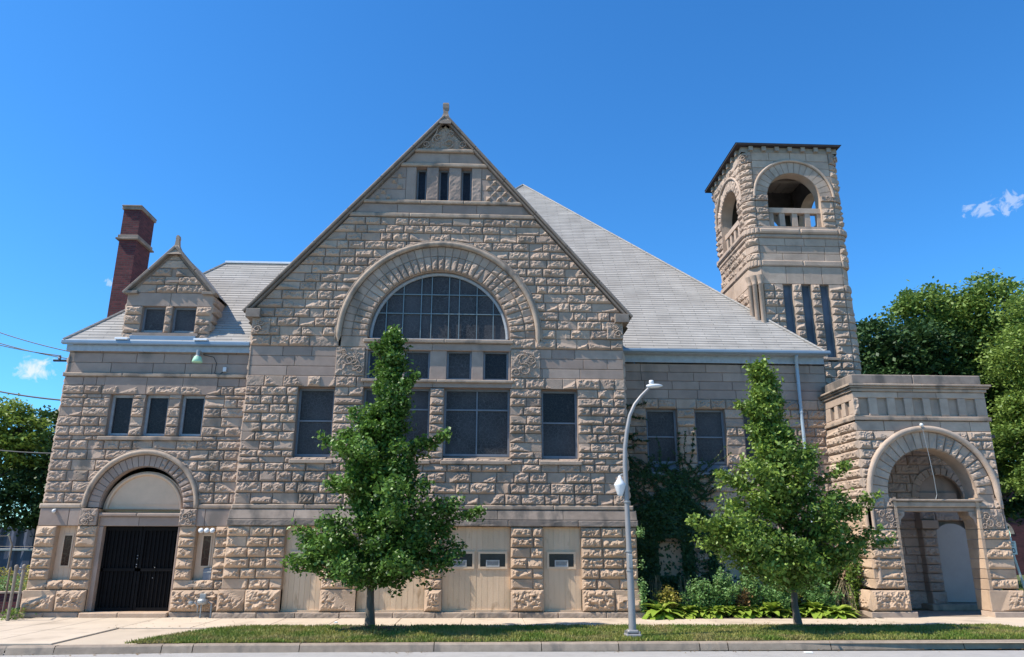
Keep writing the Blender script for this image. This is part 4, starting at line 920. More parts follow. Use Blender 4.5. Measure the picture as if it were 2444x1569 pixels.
box(b, TX-1.4, TX+1.4, TY-.1, TY+.1, 15.98, 16.2); b.build('belfry_ceiling', M['timber'], TW)
rf = MB(); E0 = TH+.20; box(rf, TX-E0-.04, TX+E0-.12, TY-E0, TY+E0, 16.44, 16.53, b=.015)
for sx, sy, tx, ty in ((-1, -1, 1, -1), (1, -1, 1, 1), (1, 1, -1, 1), (-1, 1, -1, -1)): rf.tri((TX+sx*E0-.06, TY+sy*E0, 16.53), (TX+tx*E0-.06, TY+ty*E0, 16.53), (TX, TY, 16.9))
rf.build('tower_roof', M['brickdark'], TW)
b = MB()
for fr, c in tf:
    for k in range(7):
        x = c-1.5+k*.5; fbox(b, fr, x-.08, x+.08, 16.27, 16.44, -.1, .12, random.random())
b.build('eave_bracket', M['timber'], TW)
b = MB()
for fr, c in tf: fbox(b, fr, c-TH, c+TH, 16.24, 16.45, -.3, .01, .5)
b.build('eave_board', M['timber'], TW)
b = MB(); b.quad((TX-1.2, 4, 6.3), (TX+1.2, 4, 6.3), (TX+1.2, 5, 6.3), (TX-1.2, 5, 6.3)); 
for fr, c in tf: b.quad(fr(c-TH, 0, -.08), fr(c+TH, 0, -.08), fr(c+TH, 6.5, -.08), fr(c-TH, 6.5, -.08))
b.build('tower_base', M['smooth'], TW)
# ================================================================== PORCH (part of the church)
PX0, PX1, PC = 11.30, 15.46, 13.37
LP = LEFT(PX0)
pop = [Arc(PC, 3.40, 1.93, 3.30), Rect(12.16, 14.58, 0.0, 3.30)]
w = MB()
wall(w, F0, [2.98, 3.30, 3.58, 3.87, 4.15, 4.43, 4.71, 4.98, 5.26], PX0, PX1, pop, lambda z: dict(amp=.06, lens=(.4, .6)))
wall(w, LP, [2.98, 3.30, 3.58, 3.87, 4.15, 4.43, 4.71, 4.98, 5.26, 5.55], -2.0, 0, [], lambda z: dict(amp=.06, lens=(.8, 1.1)))
PO = w.build('entrance_porch', M['tower'], CH)
w = MB()
wall(w, FRONT(-.04), [.75, 1.02, 1.29, 1.57, 1.85, 2.12, 2.40], PX0-.04, PX1, [Rect(12.16, 14.58, 0, 3)], lambda z: dict(amp=.06, lens=(.95, 1.2)))
wall(w, LEFT(PX0-.04), [.75, 1.02, 1.29, 1.57, 1.85, 2.12, 2.40, 2.98], -2.0, .04, [], lambda z: dict(amp=.06, lens=(.8, 1.1)))
wall(w, FRONT(-.12), [.15, .72], PX0-.24, PX1+.06, [Rect(12.2, 14.5, 0, 3)], lambda z: dict(amp=.08, lens=(1.1, 1.4), cell=.045)); wall(w, LEFT(PX0-.24), [.15, .72], -2.0, .12, [], lambda z: dict(amp=.08, lens=(1.1, 1.4)))
for fr, a, b_ in ((FRONT(-.1), 12.18, 0), (FRONT(-.1), 14.55, 0)):
    s = 1 if a < 13 else -1
    for z0, z1 in zip([.15, .72, 1.02, 1.29, 1.57, 1.85, 2.12, 2.40, 2.7, 3.0], [.72, 1.02, 1.29, 1.57, 1.85, 2.12, 2.40, 2.7, 3.0, 3.3]):
        fj = RIGHT(a) if s > 0 else LEFT(a); x0, x1 = (-.1, .6) if s > 0 else (-.6, .1); block(w, fj, z0, z1, x0, x1, d=0, skirt=.1)
w.build('porch_pier', M['stone_low'], PO)
w = MB()
wall(w, F0, [5.26, 5.57], PX0, PX1, [Arc(PC, 3.40, 1.98, 3.30)], lambda z: dict(amp=0, lens=(.8, 1.2)))
wall(w, F0, [5.69, 5.74], PX0, PX1, [], lambda z: dict(amp=0, lens=(2, 3))); wall(w, F0, [6.27, 6.46], PX0, PX1, [], lambda z: dict(amp=0, lens=(1, 2)))
den = [(11.30, 11.48), (11.78, 12.05), (12.36, 12.61), (12.90, 13.16), (13.48, 13.71), (14.01, 14.27), (14.57, 14.82), (15.13, 15.46)]
for k, (a, b_) in enumerate(den): block(w, F0, 5.74, 6.27, a, b_, d=0, skirt=.12, joint=.001, amp=.04 if k in (0,) else 0)
w.quad(F0(PX0, 5.7, -.09), F0(PX1, 5.7, -.09), F0(PX1, 6.3, -.09), F0(PX0, 6.3, -.09), .3)
wall(w, LP, [5.69, 5.78], -2.0, 0, [], lambda z: dict(amp=0, lens=(2, 3))); wall(w, LP, [6.2, 6.46], -2.0, 0, [], lambda z: dict(amp=0, lens=(1, 2)))
for a, b_ in ((-2.0, -1.55), (-1.27, -1.05), (-.77, -.55), (-.27, 0)): block(w, LP, 5.78, 6.2, a, b_, d=0, skirt=.15, joint=.001)
w.quad(LP(-2, 5.7, -.11), LP(0, 5.7, -.11), LP(0, 6.3, -.11), LP(-2, 6.3, -.11), .3)
w.build('porch_frieze', M['tower'], PO)
c_ = MB()
def pband(z0, z1, d, bev=.02, **k):
    beam(c_, F0, z0, z1, PX0-d, PX1+d, d, ln=2.2, skirt=d+.3, bev=bev, **k); beam(c_, LP, z0, z1, -2.0, d, d, ln=1.3, skirt=d+.3, bev=bev)
pband(5.575, 5.69, .06); pband(6.46, 6.56, .05); pband(6.56, 6.62, .11); pband(6.62, 6.69, .16)
q_ = MB(); beam(q_, F0, 6.69, 7.0, PX0+.02, PX1-.06, .02, ln=2.2, skirt=.3, bev=.03); beam(q_, LP, 6.69, 7.0, -2.0, -.0, .0, ln=1.3, skirt=.3, bev=.03); q_.build('porch_parapet', M['grime'], PO)
c_.build('porch_cornice', M['belt'], PO)
b = MB(); box(b, PX0+.1, PX1-.05, .25, 2.5, 6.72, 6.8); box(b, PX0+.1, PX1-.02, .1, 2.5, 6.2, 6.28); box(b, 15.3, 16.2, .9, 2.5, 5.2, 5.3); b.build('porch_roof', M['dark_in'], PO)
ar = MB(); ring(ar, F0, PC, 3.40, 1.34, 1.86, 21, style=lambda t: dict(amp=.045 if t > .55 else .015), skirt=.08); ringback(ar, F0, PC, 3.40, 1.33, 1.97, -.03); soffit(ar, F0, PC, 3.40, 1.34, 0, PI, 0, -.6)
for s in (-1, 1):
    a, b_ = sorted((PC+s*1.34, PC+s*1.86)); block(ar, F0, 2.98, 3.40, a, b_, d=.0); ar.quad(F0(PC+s*1.34, 2.9, 0), F0(PC+s*1.34, 2.9, -.6), F0(PC+s*1.34, 3.4, -.6), F0(PC+s*1.34, 3.4, 0), .5)
ar.build('archivolt', M['tower'], PO)
hd = MB(); tube(hd, arcpts(F0, PC, 3.40, 1.93, PI, 0, .06, 50, stilt=.44), .09, 10, .8); tube(hd, [F0(PC-1.93, 2.98, .06), F0(PC-1.93, .78, .04)], .05, 8, .6); hd.build('hood_mould', M['tower'], PO, smooth=True)
cp = MB(); ornament(cp, F0, 11.50, 12.16, 2.40, 2.98, d=.05, n=5, sk=.1); ornament(cp, F0, 14.62, 15.35, 2.40, 2.98, d=.05, n=5, sk=.1); cp.build('carved_capital', M['carve'], PO)
lg = MB(); beam(lg, F0, 3.02, 3.18, PC-1.33, PC+1.38, .08, skirt=.6, ln=2.8, bev=.03); beam(lg, F0, 3.18, 3.25, PC-1.36, PC+1.40, .14, skirt=.7, ln=2.8, bev=.02); beam(lg, F0, 2.90, 3.02, 12.16, 14.6, .0, skirt=.55, ln=2.8); lg.build('door_head_ledge', M['belt'], PO)
for s in (-1, 1):
    cs = MB(); x = 12.16 if s < 0 else 14.60; q = 1 if s < 0 else -1
    pr = [(0, 2.90), (.26, 2.90), (.24, 2.78), (.13, 2.68), (.10, 2.56), (.05, 2.46), (0, 2.44)]
    for d0, d1 in ((.02, -.5),):
        A = [F0(x+q*a, z, d0) for a, z in pr]; B = [F0(x+q*a, z, d1) for a, z in pr]
        cs.add(A, [list(range(len(A)))], .6); cs.add(B[::-1], [list(range(len(B)))], .4)
        for i in range(len(pr)-1): cs.quad(A[i], A[i+1], B[i+1], B[i], .6)
    spiral(cs, F0, x+q*.1, 2.80, .06, .03, w=.012); cs.build('console_bracket', M['carve'], PO)
# porch interior: back wall with blind arch and boarded doorway, floor, step
FI = FRONT(2.4)
w = MB(); pz = [0, .55, .82, 1.09, 1.36, 1.63, 1.9, 2.17, 2.44, 2.71, 3.0, 3.3, 3.6, 3.9, 4.2, 4.5, 4.8, 5.2, 6.2]
wall(w, FI, pz, 12.0, 16.6, [Rect(14.62, 15.85, .22, 2.6), Arc(15.05, 3.45, .72, 3.3)], lambda z: dict(amp=.03, lens=(.6, .9)))
wall(w, RIGHT(12.16), pz, .6, 2.4, [], lambda z: dict(amp=.03, lens=(.6, .9)))
for z0, z1 in zip(pz[:10], pz[1:11]): block(w, FRONT(2.1), z0, z1, 14.1, 14.58, d=.06 if z0 < .5 else 0, amp=.05, skirt=.3)
block(w, FRONT(1.95), 2.45, 2.72, 14.05, 14.6, d=0, skirt=.4)
w.quad(FI(12, 0, -.3), FI(16.6, 0, -.3), FI(16.6, 6.2, -.3), FI(12, 6.2, -.3), .2); 
wall(w, RIGHT(PX1-.02), [0, .7, 1.3, 1.9, 2.5, 3.1, 3.7, 4.3, 4.9, 5.5, 6.2, 6.7], 0, .6, [], lambda z: dict(amp=.03)); w.build('porch_back_wall', M['smooth'], PO, split=False)
b = MB(); n = 24; th = np.linspace(0, PI, n); V = np.concatenate([[FI(15.23, 1.6, .04)], FI(15.23+.6*np.cos(th), 2.12+.5*np.sin(th), np.full(n, .04)), [FI(14.63, .22, .04), FI(15.83, .22, .04)]]); b.add(V, [[0, i+1, i+2] for i in range(n+1)]+[[0, n+2, 1]], .5); b.build('boarded_doorway', M['doorpaint'], PO)
b = MB(); ring(b, FI, 15.05, 3.45, .72, .98, 13, amp=.012, d=.05, skirt=.1); b.quad(FI(14.3, 3.3, -.2), FI(15.8, 3.3, -.2), FI(15.8, 4.2, -.2), FI(14.3, 4.2, -.2), .2); block(b, FI, 3.35, 3.62, 14.4, 15.0, d=-.12); block(b, FI, 3.35, 3.62, 15.02, 15.7, d=-.12); b.build('inner_arch', M['smooth'], PO)
b = MB(); box(b, 12.1, 16.5, .12, 2.0, -.02, .012, b=.004); box(b, 13.9, 16.5, 1.75, 2.4, .012, .2, b=.02); b.build('porch_floor', M['curb'], PO)
pl = MB(); beam(pl, FRONT(-.12), -.02, .15, PX0-.33, 12.3, .10, skirt=.3, ln=1.4); beam(pl, LEFT(PX0-.24), -.02, .15, -2, .2, .08, skirt=.3); beam(pl, FRONT(-.12), -.02, .15, 14.5, PX1+.2, .10, skirt=.6, ln=1.2); pl.build('porch_plinth', M['tower'], PO)
# ================================================================== things fixed to the building
def thing(name, label, cat, group=None, loc=(0, 0, 0)): return empty(name, label, cat, group, loc)
def at(o, dx, dy, dz):
    o.location = (dx, dy, dz); return o
L_ = empty('wall_floodlight', 'barn style floodlight with pale green glass hanging under the wing gutter', 'light', loc=(-8.44, .1, 7.35))
m = MB(); tube(m, [(0, .15, .05), (0, -.05, .12), (0, -.22, .08)], .018, 8); lathe(m, (0, -.22, -.05), [(.04, .16), (.055, .15), (.06, .0), (.10, -.04)], 14); m.build('arm', M['galv'], L_)
m = MB(); lathe(m, (0, -.22, -.05), [(.10, -.04), (.13, -.12), (.155, -.20), (.14, -.215), (.001, -.22)], 18); m.build('lamp_glass', M['green_glass'], L_, smooth=True)
m = MB(); tube(m, [(.05, .12, .05), (.35, .1, -.02), (.45, .12, -.2), (.42, .13, -.5), (.55, .13, -.58), (.70, .13, -.42)], .011, 6); m.build('wire', M['cable'], L_)
m = MB(); box(m, .66, .76, .10, .16, -.46, -.32); m.build('junction_box', M['white'], L_)
for k, (x, lb) in enumerate(((-7.84, 'left'), (-7.68, 'middle'), (-7.52, 'right'))):
    L_ = empty('security_light', f'round white floodlight, {lb} one of the three above the right side light', 'light', 'round floodlights over the side light', loc=(x, .30, 2.26))
    m = MB(); tube(m, [(0, .05, .03), (0, -.05, .02), (0, -.16, 0)], [.02, .025, .03], 8); m.build('socket', M['galv'], L_)
    m = MB(); V = [(0, -.15, 0)]; lathe(m, (0, 0, 0), [(.03, .0), (.06, .03), (.072, .08), (.068, .10), (.001, .115)], 14)
    o = m.build('bulb', M['lampw'], L_, smooth=True); o.rotation_euler = (math.radians(70), 0, 0); o.location = (0, -.14, 0)
L_ = empty('wall_camera', 'tiny white dome camera under the string course near the left corner', 'camera', loc=(-11.98, .16, 2.80)); m = MB(); ball(m, (0, -.06, 0), .055, 8); m.build('housing', M['white'], L_, smooth=True); m = MB(); box(m, -.04, .04, -.03, .05, .0, .06); tube(m, [(-.02, .0, .02), (-.2, .02, -.02), (-.38, .03, -.1)], .007, 5); m.build('bracket', M['galv'], L_)
# letter box under the right side light
o = MB(); box(o, -.13, .13, -.12, .0, .0, .34, b=.02); mb_ = empty('letter_box', 'dark metal letter box on the right side light boards', 'letter box', loc=(-7.58, .345, .93)); o.build('body', M['frame'], mb_); o = MB(); box(o, -.12, .12, -.13, -.11, .22, .25); o.build('flap', M['galv'], mb_)
# gas meter pipework in front of the base course
S_ = empty('gas_meter', 'grey gas meter and pipes standing against the base course beside the black door', 'gas meter', loc=(-7.5, -.12, 0))
m = MB(); lathe(m, (0, 0, .42), [(.001, -.09), (.12, -.07), (.15, -.02), (.15, .03), (.12, .07), (.001, .09)], 18); box(m, -.08, .08, -.06, .06, .50, .62); m.build('meter_body', M['galv'], S_)
m = MB(); tube(m, [(-.12, 0, 0), (-.12, 0, .30), (-.2, 0, .38), (-.38, -.02, .38)], .025, 8); tube(m, [(.12, 0, .42), (.24, 0, .36), (.25, 0, .0)], .025, 8); tube(m, [(-.03, .0, 0), (-.03, 0, .34)], .022, 8); m.build('pipe', M['galv'], S_)
m = MB(); lathe(m, (-.3, -.02, .33), [(.001, 0), (.06, .01), (.07, .05), (.06, .10), (.001, .11)], 12); m.build('valve', M['galv'], S_)
# porch lamp with its cord
L_ = empty('porch_lamp', 'small lamp on top of the porch arch with a pale hanging cord', 'light', loc=(13.22, -.18, 5.42)); m = MB(); ball(m, (0, 0, 0), .055, 8); m.build('bulb', M['lampw'], L_, smooth=True)
m = MB(); tube(m, [(0, .1, .06), (0, .0, .05)], .02, 8); m.build('bracket', M['galv'], L_); m = MB(); tube(m, [(.02, .02, -.02), (.08, .0, -.8), (.13, -.02, -1.6), (.15, -.0, -2.05), (.10, .0, -2.18)], .009, 6); m.build('cord', M['galv'], L_)
# cable bracket and cables arriving at the left corner
b_ = empty('cable_bracket', 'short dark bracket with an insulator on the top left corner of the wing', 'bracket', loc=(-12.45, .35, 7.2)); m = MB(); box(m, -.42, .05, -.03, .03, -.03, .03); m.build('arm', M['cable'], b_); m = MB(); lathe(m, (-.25, 0, .03), [(.03, 0), (.05, .04), (.03, .07), (.045, .12), (.001, .15)], 10); m.build('insulator', M['frame'], b_)
def cable(pts, r, label, mt='cable', grp='cables at the left corner'):
    P = [np.array(p, float) for p in pts]; Q = []
    n = 18; sag = np.linalg.norm(P[1]-P[0])*.02
    for i in range(n): t = i/(n-1); q = P[0]*(1-t)+P[1]*t; q[2] -= sag*4*t*(1-t); Q.append(q)
    m = MB(); tube(m, Q, r, 6); tag(m.build('overhead_cable', M[mt]), label, 'cable', grp)
cable([(-12.42, .5, 7.50), (-17.9, 2.6, 9.35)], .016, 'topmost thin cable meeting the corner just below the gutter')
cable([(-12.42, .5, 7.28), (-17.9, 2.6, 8.92)], .016, 'second cable from the top, reaching the wing corner')
cable([(-12.68, .35, 7.35), (-17.9, 2.6, 8.78)], .016, 'third cable, tied to the insulator bracket')
cable([(-12.42, .5, 6.02), (-17.9, 2.6, 7.2)], .026, 'thick black cable crossing the open sky left of the wing')
cable([(-12.42, .5, 4.45), (-17.9, 2.6, 5.18)], .020, 'dark cable crossing in front of the scrub trees')
cable([(-12.42, .5, 2.72), (-17.3, 12., 3.3)], .02, 'upper pale cable low beside the building', 'cable_w')
cable([(-12.42, .5, 2.50), (-17.3, 12., 3.15)], .026, 'lower pale cable low beside the building', 'cable_w')
# ================================================================== street lamp
L_ = empty('street_lamp', 'silver lamp post with curved arm and a round side lamp, in front of the ivy', 'street lamp', loc=(3.34, -4.77, 0))
m = MB(); P = [(0, 0, .1), (0, 0, 1.0), (-.01, 0, 2.0), (-.02, 0, 3.0), (-.03, 0, 3.7), (-.01, 0, 4.1), (.05, 0, 4.5), (.13, 0, 4.85), (.26, 0, 5.12), (.42, 0, 5.32), (.62, 0, 5.52)]
tube(m, P, [.085, .078, .064, .055, .052, .05, .047, .044, .04, .036, .032], 16); o = m.build('pole', M['pole'], L_, smooth=True)
m = MB(); box(m, -.17, .17, -.17, .17, .02, .10, b=.02); box(m, -.12, .12, -.12, .12, .10, .18, b=.03)
for sx in (-1, 1):
    for sy in (-1, 1): lathe(m, (sx*.13, sy*.13, .1), [(.02, 0), (.02, .05), (.001, .055)], 6)
m.build('base_plate', M['pole'], L_)
m = MB(); box(m, -.045, .045, -.105, -.05, 1.45, 1.75, b=.01); m.build('hand_hole_cover', M['galv'], L_)
m = MB()
for z in (1.38, 1.79, 2.86): lathe(m, (-.01, 0, z), [(.07, 0), (.082, .005), (.082, .03), (.07, .035)], 14)
m.build('strap', M['galv'], L_)
m = MB(); V = []; sec = [(-.06, .03, .03), (.02, .09, .055), (.16, .13, .06), (.30, .12, .05), (.40, .07, .03), (.44, .02, .01)]
k = 12
for x, wy, wz in sec: V += [(.60+x*.78, wy*.8*math.cos(2*PI*j/k), 5.56+wz*.85*math.sin(2*PI*j/k)+x*.03) for j in range(k)]
m.add(V, [[i*k+j, (i+1)*k+j, (i+1)*k+(j+1) % k, i*k+(j+1) % k] for i in range(len(sec)-1) for j in range(k)]); hd_ = m.build('lamp_head', M['white'], L_, smooth=True)
m = MB(); lathe(m, (.68, 0, 5.59), [(.05, 0), (.055, .05), (.06, .06), (.05, .11), (.001, .12)], 12); m.build('photocell', M['white'], hd_, smooth=True)
m = MB(); lathe(m, (-.16, 0, 3.02), [(.001, -.02), (.05, -.01), (.07, .03), (.13, .22), (.135, .25), (.10, .30), (.05, .38), (.03, .44), (.001, .45)], 16); m.build('side_lamp', M['lampw'], L_, smooth=True)
m = MB(); tube(m, [(-.02, 0, 3.40), (-.1, 0, 3.5), (-.16, 0, 3.46)], .02, 8); m.build('side_bracket', M['galv'], L_)
for o in (L_,): o.rotation_euler = (0, 0, 0)
# ================================================================== speed sign at the far right
L_ = empty('speed_sign', 'white 30 speed limit sign on a leaning white pole right of the porch', 'sign', loc=(26.0, 15.0, 0))
m = MB(); tube(m, [(.35, .03, -.1), (.05, .03, 1.6), (-.08, .03, 3.1)], .05, 10); m.build('pole', M['white'], L_)
m = MB(); box(m, -.26, .26, -.02, .0, 1.50, 2.14); m.build('sign_plate', M['sign'], L_)
def text(s, size, loc, parent, m='ink', rot=(PI/2, 0, 0)):
    c = bpy.data.curves.new('lettering', 'FONT'); c.body = s; c.size = size; c.extrude = .002; c.align_x = 'CENTER'
    o = bpy.data.objects.new('lettering', c); COL.objects.link(o); bpy.context.view_layer.update()
    me = bpy.data.meshes.new_from_object(o.evaluated_get(bpy.context.evaluated_depsgraph_get())); bpy.data.objects.remove(o)
    me.materials.clear(); me.materials.append(M[m]); q = bpy.data.objects.new('lettering', me); COL.objects.link(q); q.rotation_euler = rot; q.location = loc; q.parent = parent; return q
text('SPEED', .13, (0, -.026, 2.0), L_); text('LIMIT', .13, (0, -.026, 1.87), L_); text('30', .34, (0, -.026, 1.57), L_)
YO = 1.25  # crowns shaped to lean streetward, so their shadows land on turf and kerb
# ================================================================== PLANTS
def leaves(mb, P, size, up=.35, outv=None, tint=None, aspect=.62, tv=.2):
    """one bent leaf per point; P (n,3); outv (n,3) bias of the leaf normal"""
    n = len(P); 
    if n == 0: return
    nr = RNG.normal(0, 1, (n, 3)); nr[:, 2] = np.abs(nr[:, 2])+up
    if outv is not None: nr += outv
    nr /= np.linalg.norm(nr, axis=1)[:, None]
    a = np.cross(nr, RNG.normal(0, 1, (n, 3))); a /= np.linalg.norm(a, axis=1)[:, None]; b = np.cross(nr, a)
    s = (size*RNG.uniform(.6, 1.3, n))[:, None]
    V = np.stack([P-a*s*.5, P+b*s*aspect*.5-nr*s*.08, P+a*s*.5-nr*s*.18, P-b*s*aspect*.5-nr*s*.08], 1)
    t = (.5 if tint is None else tint)+RNG.normal(0, tv, n)
    mb.add(V.reshape(-1, 3), np.arange(4*n).reshape(-1, 4), t)
def limb_points(a, b, n, r, droop=.15):
    """points scattered round a limb, denser and wider towards its end"""
    t = RNG.beta(1.6, 1.1, n); a, b = np.array(a, float), np.array(b, float)
    P = a+(b-a)*t[:, None]; P[:, 2] += np.sin(t*PI)*droop
    w = r*(.35+.9*np.sin(np.clip(t, 0, 1)*PI*.86+.25))
    nc = max(5, n//24); cl = RNG.normal(0, 1, (nc, 3)); ct = RNG.beta(1.5, 1.0, nc); ci = RNG.integers(0, nc, n)
    Pc = a+(b-a)*ct[:, None]; Pc[:, 2] += np.sin(ct*PI)*droop; wc = r*(.3+.8*np.sin(ct*PI*.86+.25)); Pc += cl*wc[:, None]*np.array([.55, .55, .42])
    return Pc[ci]+RNG.normal(0, 1, (n, 3))*(.045+r*.17)*np.array([1, 1, .75])
def street_tree(name, label, base, top, tips, mt, bark, seed, shift=(0, 0, 0), dens=1.0, leaf=.108, trunk_r=.10):
    global RNG
    RNG = np.random.default_rng(seed); random.seed(seed)
    root = empty(name, label, 'tree', 'young street trees on the verge', loc=base)
    B = np.array(base); tp = np.array(top)-B; tr = MB()
    n = 14; P = []
    for i in range(n): t = i/(n-1); P.append(tp*t+np.array([.07*math.sin(t*7+seed), .05*math.cos(t*6)-.05, 0])*(1 if i else 0)+np.array([0, -.35*math.sin(t*PI)*.8, 0]))
    tube(tr, P, [trunk_r*1.35]+[trunk_r*(1-.88*(i/(n-1))) for i in range(1, n)], 10, .5)
    def axis(z): t = min(max(z/tp[2], 0), 1); k = t*(n-1); i = int(min(k, n-2)); return P[i]+(P[i+1]-P[i])*(k-i)
    cr = MB(); lb = MB()
    for (x, z, y, w, tn) in tips:
        y -= YO*min(1, abs(x-base[0])/.5+.3); k_ = (22+base[1]+y)/(22+base[1]); tip = np.array([x*k_, base[1]+y, 1.982+(z-1.982)*k_])-B; zz = tip[2]; L = np.linalg.norm(tip[:2]); st = axis(max(.9, zz-L*.55)); 
        mid = (st+tip)/2+np.array([0, 0, .08*L]); tube(lb, [st, mid, tip*.92+st*.08], [.03+.008*L, .02, .006], 5)
        nl = int(dens*(110+520*L*w)); limb = limb_points(st+(tip-st)*.15, tip, nl, .25*w*(0.45+.42*L)*(1 if L > .35 else .8)); 
        leaves(cr, limb, leaf, tint=tn, tv=.24)
    tr.build('trunk', M[bark], root, smooth=True); lb.build('limbs', M[bark], root, smooth=True); cr.build('crown', M[mt], root)
    return root
def auto_tips(ax, zs, half, ysq, n_per, seed, yoff=-.45, tnt=.4):
    r = np.random.default_rng(seed); T = []
    for z, (l, rr) in zip(zs, half):
        for k in range(n_per):
            a = (k+.5*r.random())/n_per*2*PI+z*1.7; c, s = math.cos(a), math.sin(a); R = (rr if c > 0 else l)*r.uniform(.55, 1.05)
            T.append((ax(z)+c*R, z+r.uniform(-.15, .2), s*min(R, 1.3)*ysq+yoff*min(1, R), r.uniform(.75, 1.1), tnt+r.uniform(-.18, .22)+(.12 if c < 0 else -.10)))  # sunlit side put into the leaf tint: paler left, darker right
    return T
ax1 = lambda z: -2.62+.22*z/7.6
h1 = [(1.5, (1.75, 1.5)), (1.95, (1.9, 1.8)), (2.4, (1.3, 1.75)), (2.85, (.7, 2.0)), (3.35, (1.15, 1.35)), (3.95, (.85, 1.05)), (4.5, (1.1, 1.05)), (5.0, (.9, .5)), (5.45, (.5, .42)), (5.9, (.3, .38)), (6.35, (.26, .22)), (6.8, (.22, .13)), (7.2, (.10, .08))]
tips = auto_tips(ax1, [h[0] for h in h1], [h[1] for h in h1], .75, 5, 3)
tips += [(-4.62, 1.55, -.2, .9, .6), (-4.55, 2.25, -.3, .9, .6), (-4.3, 1.9, -.6, 1., .55), (-.50, 1.85, -.3, .9, .3), (-.75, 1.6, -.5, .9, .35), (-.05, 2.75, -.4, .55, .4), (-.5, 3.0, -.4, .6, .35), (-3.85, 3.5, -.3, .6, .5), (-4.15, 4.6, -.2, .5, .55), (-3.7, 4.75, -.2, .6, .55), (-.88, 4.7, -.3, .45, .4), (-3.4, 5.25, -.2, .5, .6), (-1.75, 6.3, -.1, .35, .4), (-2.95, 7.1, -.1, .25, .5), (-2.38, 7.6, 0, .3, .5), (-2.9, 1.2, -.3, .35, .4), (-2.3, 1.3, -.6, .4, .4)]
street_tree('street_tree', 'darker street tree left of the lamp post, in front of the boarded bays', (-2.64, -2.45, .02), (-2.42, -2.40, 7.6), tips, 'leafA', 'bark', 3, dens=.88)
ax2 = lambda z: 7.95-.35*z/6.8
h2 = [(1.55, (1.3, 1.5)), (1.95, (1.9, 2.0)), (2.4, (2.0, 1.9)), (2.85, (1.6, 1.9)), (3.3, (.85, 1.6)), (3.8, (1.0, 1.35)), (4.35, (.6, 1.15)), (4.85, (.7, .7)), (5.55, (.4, .32)), (6.0, (.22, .25)), (6.4, (.10, .10))]
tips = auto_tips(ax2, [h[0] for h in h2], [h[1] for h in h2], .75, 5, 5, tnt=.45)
tips += [(5.45, 2.6, -.3, .55, .65), (5.9, 2.45, -.4, .8, .65), (5.65, 2.05, -.3, .7, .6), (10.4, 3.2, -.4, .5, .5), (9.9, 2.9, -.4, .8, .45), (10.6, 2.1, -.3, .45, .35), (10.2, 2.3, -.3, .7, .35), (9.75, 4.0, -.3, .5, .45), (6.15, 3.85, -.3, .45, .6), (6.65, 3.6, -.3, .7, .55), (6.75, 5.65, -.1, .3, .6), (7.1, 5.5, -.1, .4, .6), (7.55, 6.75, 0, .25, .6), (9.4, 1.7, -.3, .8, .3)]
street_tree('street_tree', 'lighter green street tree right of the lamp post, beside the porch', (7.93, -2.5, .02), (7.58, -2.45, 6.7), tips, 'leafB', 'bark', 5, dens=.68, trunk_r=.085)
RNG = np.random.default_rng(11); random.seed(11)
# mulch rings / bare soil under the trees
for x, y, nm in ((-2.5, -3.1, 'left'), (8.1, -2.9, 'right')):
    m = MB(); n = 22; V = [(x, y, .078)]+[(x+(.9+.15*math.sin(k*2.3))*math.cos(2*PI*k/n), y+(.7+.12*math.cos(k*1.7))*math.sin(2*PI*k/n)*.8, .05+.01*math.sin(k)) for k in range(n)]; m.add(V, [[0, 1+k, 1+(k+1) % n] for k in range(n)]); tag(m.build('bare_soil', M['soil']), kind='structure')
# ---- ivy on the nave wall
iv = empty('ivy', 'dark ivy spreading over the wall between the gable and the second window', 'ivy', loc=(4.4, 1.95, .2))
lv = MB(); st = MB(); n = 135000
X = RNG.uniform(4.38, 9.0, n); Z = RNG.uniform(.15, 6.9, n)
den = np.where(Z < 3.35+.35*np.sin(X*2.3)-np.maximum(0, X-6.3)*.35, 1.0, 0.0)*(X < 7.9+.4*np.sin(Z*3))
win = ((np.abs(X-5.93) < .42) & (Z > 1.0) & (Z < 2.05+.12*np.cos((X-5.93)*4))) | ((np.abs(X-7.7) < .47) & (Z < 2.0)) | ((X > 6.62) & (X < 7.2) & (Z < 2.1)) | (X > 8.1)
den = den*np.where(win, .03, 1)
den = np.maximum(den, (np.abs(X-6.45) < .16) & (Z < 2.4)); den = np.maximum(den, (np.abs(X-7.22) < .12) & (Z < 2.3)); den = np.maximum(den, (X < 4.38+.45*np.clip((6.6-Z)/3.2, 0, 1)*(.4+vnoise(Z*3, Z*0, 2))) & (Z < 6.5) & (vnoise(X*3, Z*5, 4) > .45))
den = den*(.35+.65*(vnoise(X*2.5, Z*2.5, 12) > .25))
k = RNG.random(n) < den; P = np.stack([X[k]-4.4, -RNG.uniform(.0, .16, k.sum()), Z[k]-.2], -1); leaves(lv, P, .125, up=.0, outv=np.tile([0, -1.6, .3], (len(P), 1)), tv=.25)
def tendril(x, z, a, L, w=.019, lf=60):
    P = []; cx_, cz_ = x, z
    for i in range(14): P.append((cx_-4.4, -.03-.01*math.sin(i), cz_-.2)); a += RNG.normal(0, .16); cx_ += math.cos(a)*L/14; cz_ += math.sin(a)*L/14
    tube(st, P, [w*(1-.06*i) for i in range(14)], 4); Q = np.array(P); ii = RNG.integers(0, 14, lf); leaves(lv, Q[ii]+RNG.normal(0, .022, (lf, 3))*[1, .6, 1.0]+[0, -.03, 0], .07, up=0, outv=np.tile([0, -1.5, .2], (lf, 1)), tv=.2)
for z in np.arange(3.2, 6.4, .22): tendril(4.4, z+RNG.uniform(-.08, .08), RNG.uniform(-.35, .25), RNG.uniform(.4, 1.1), lf=110)
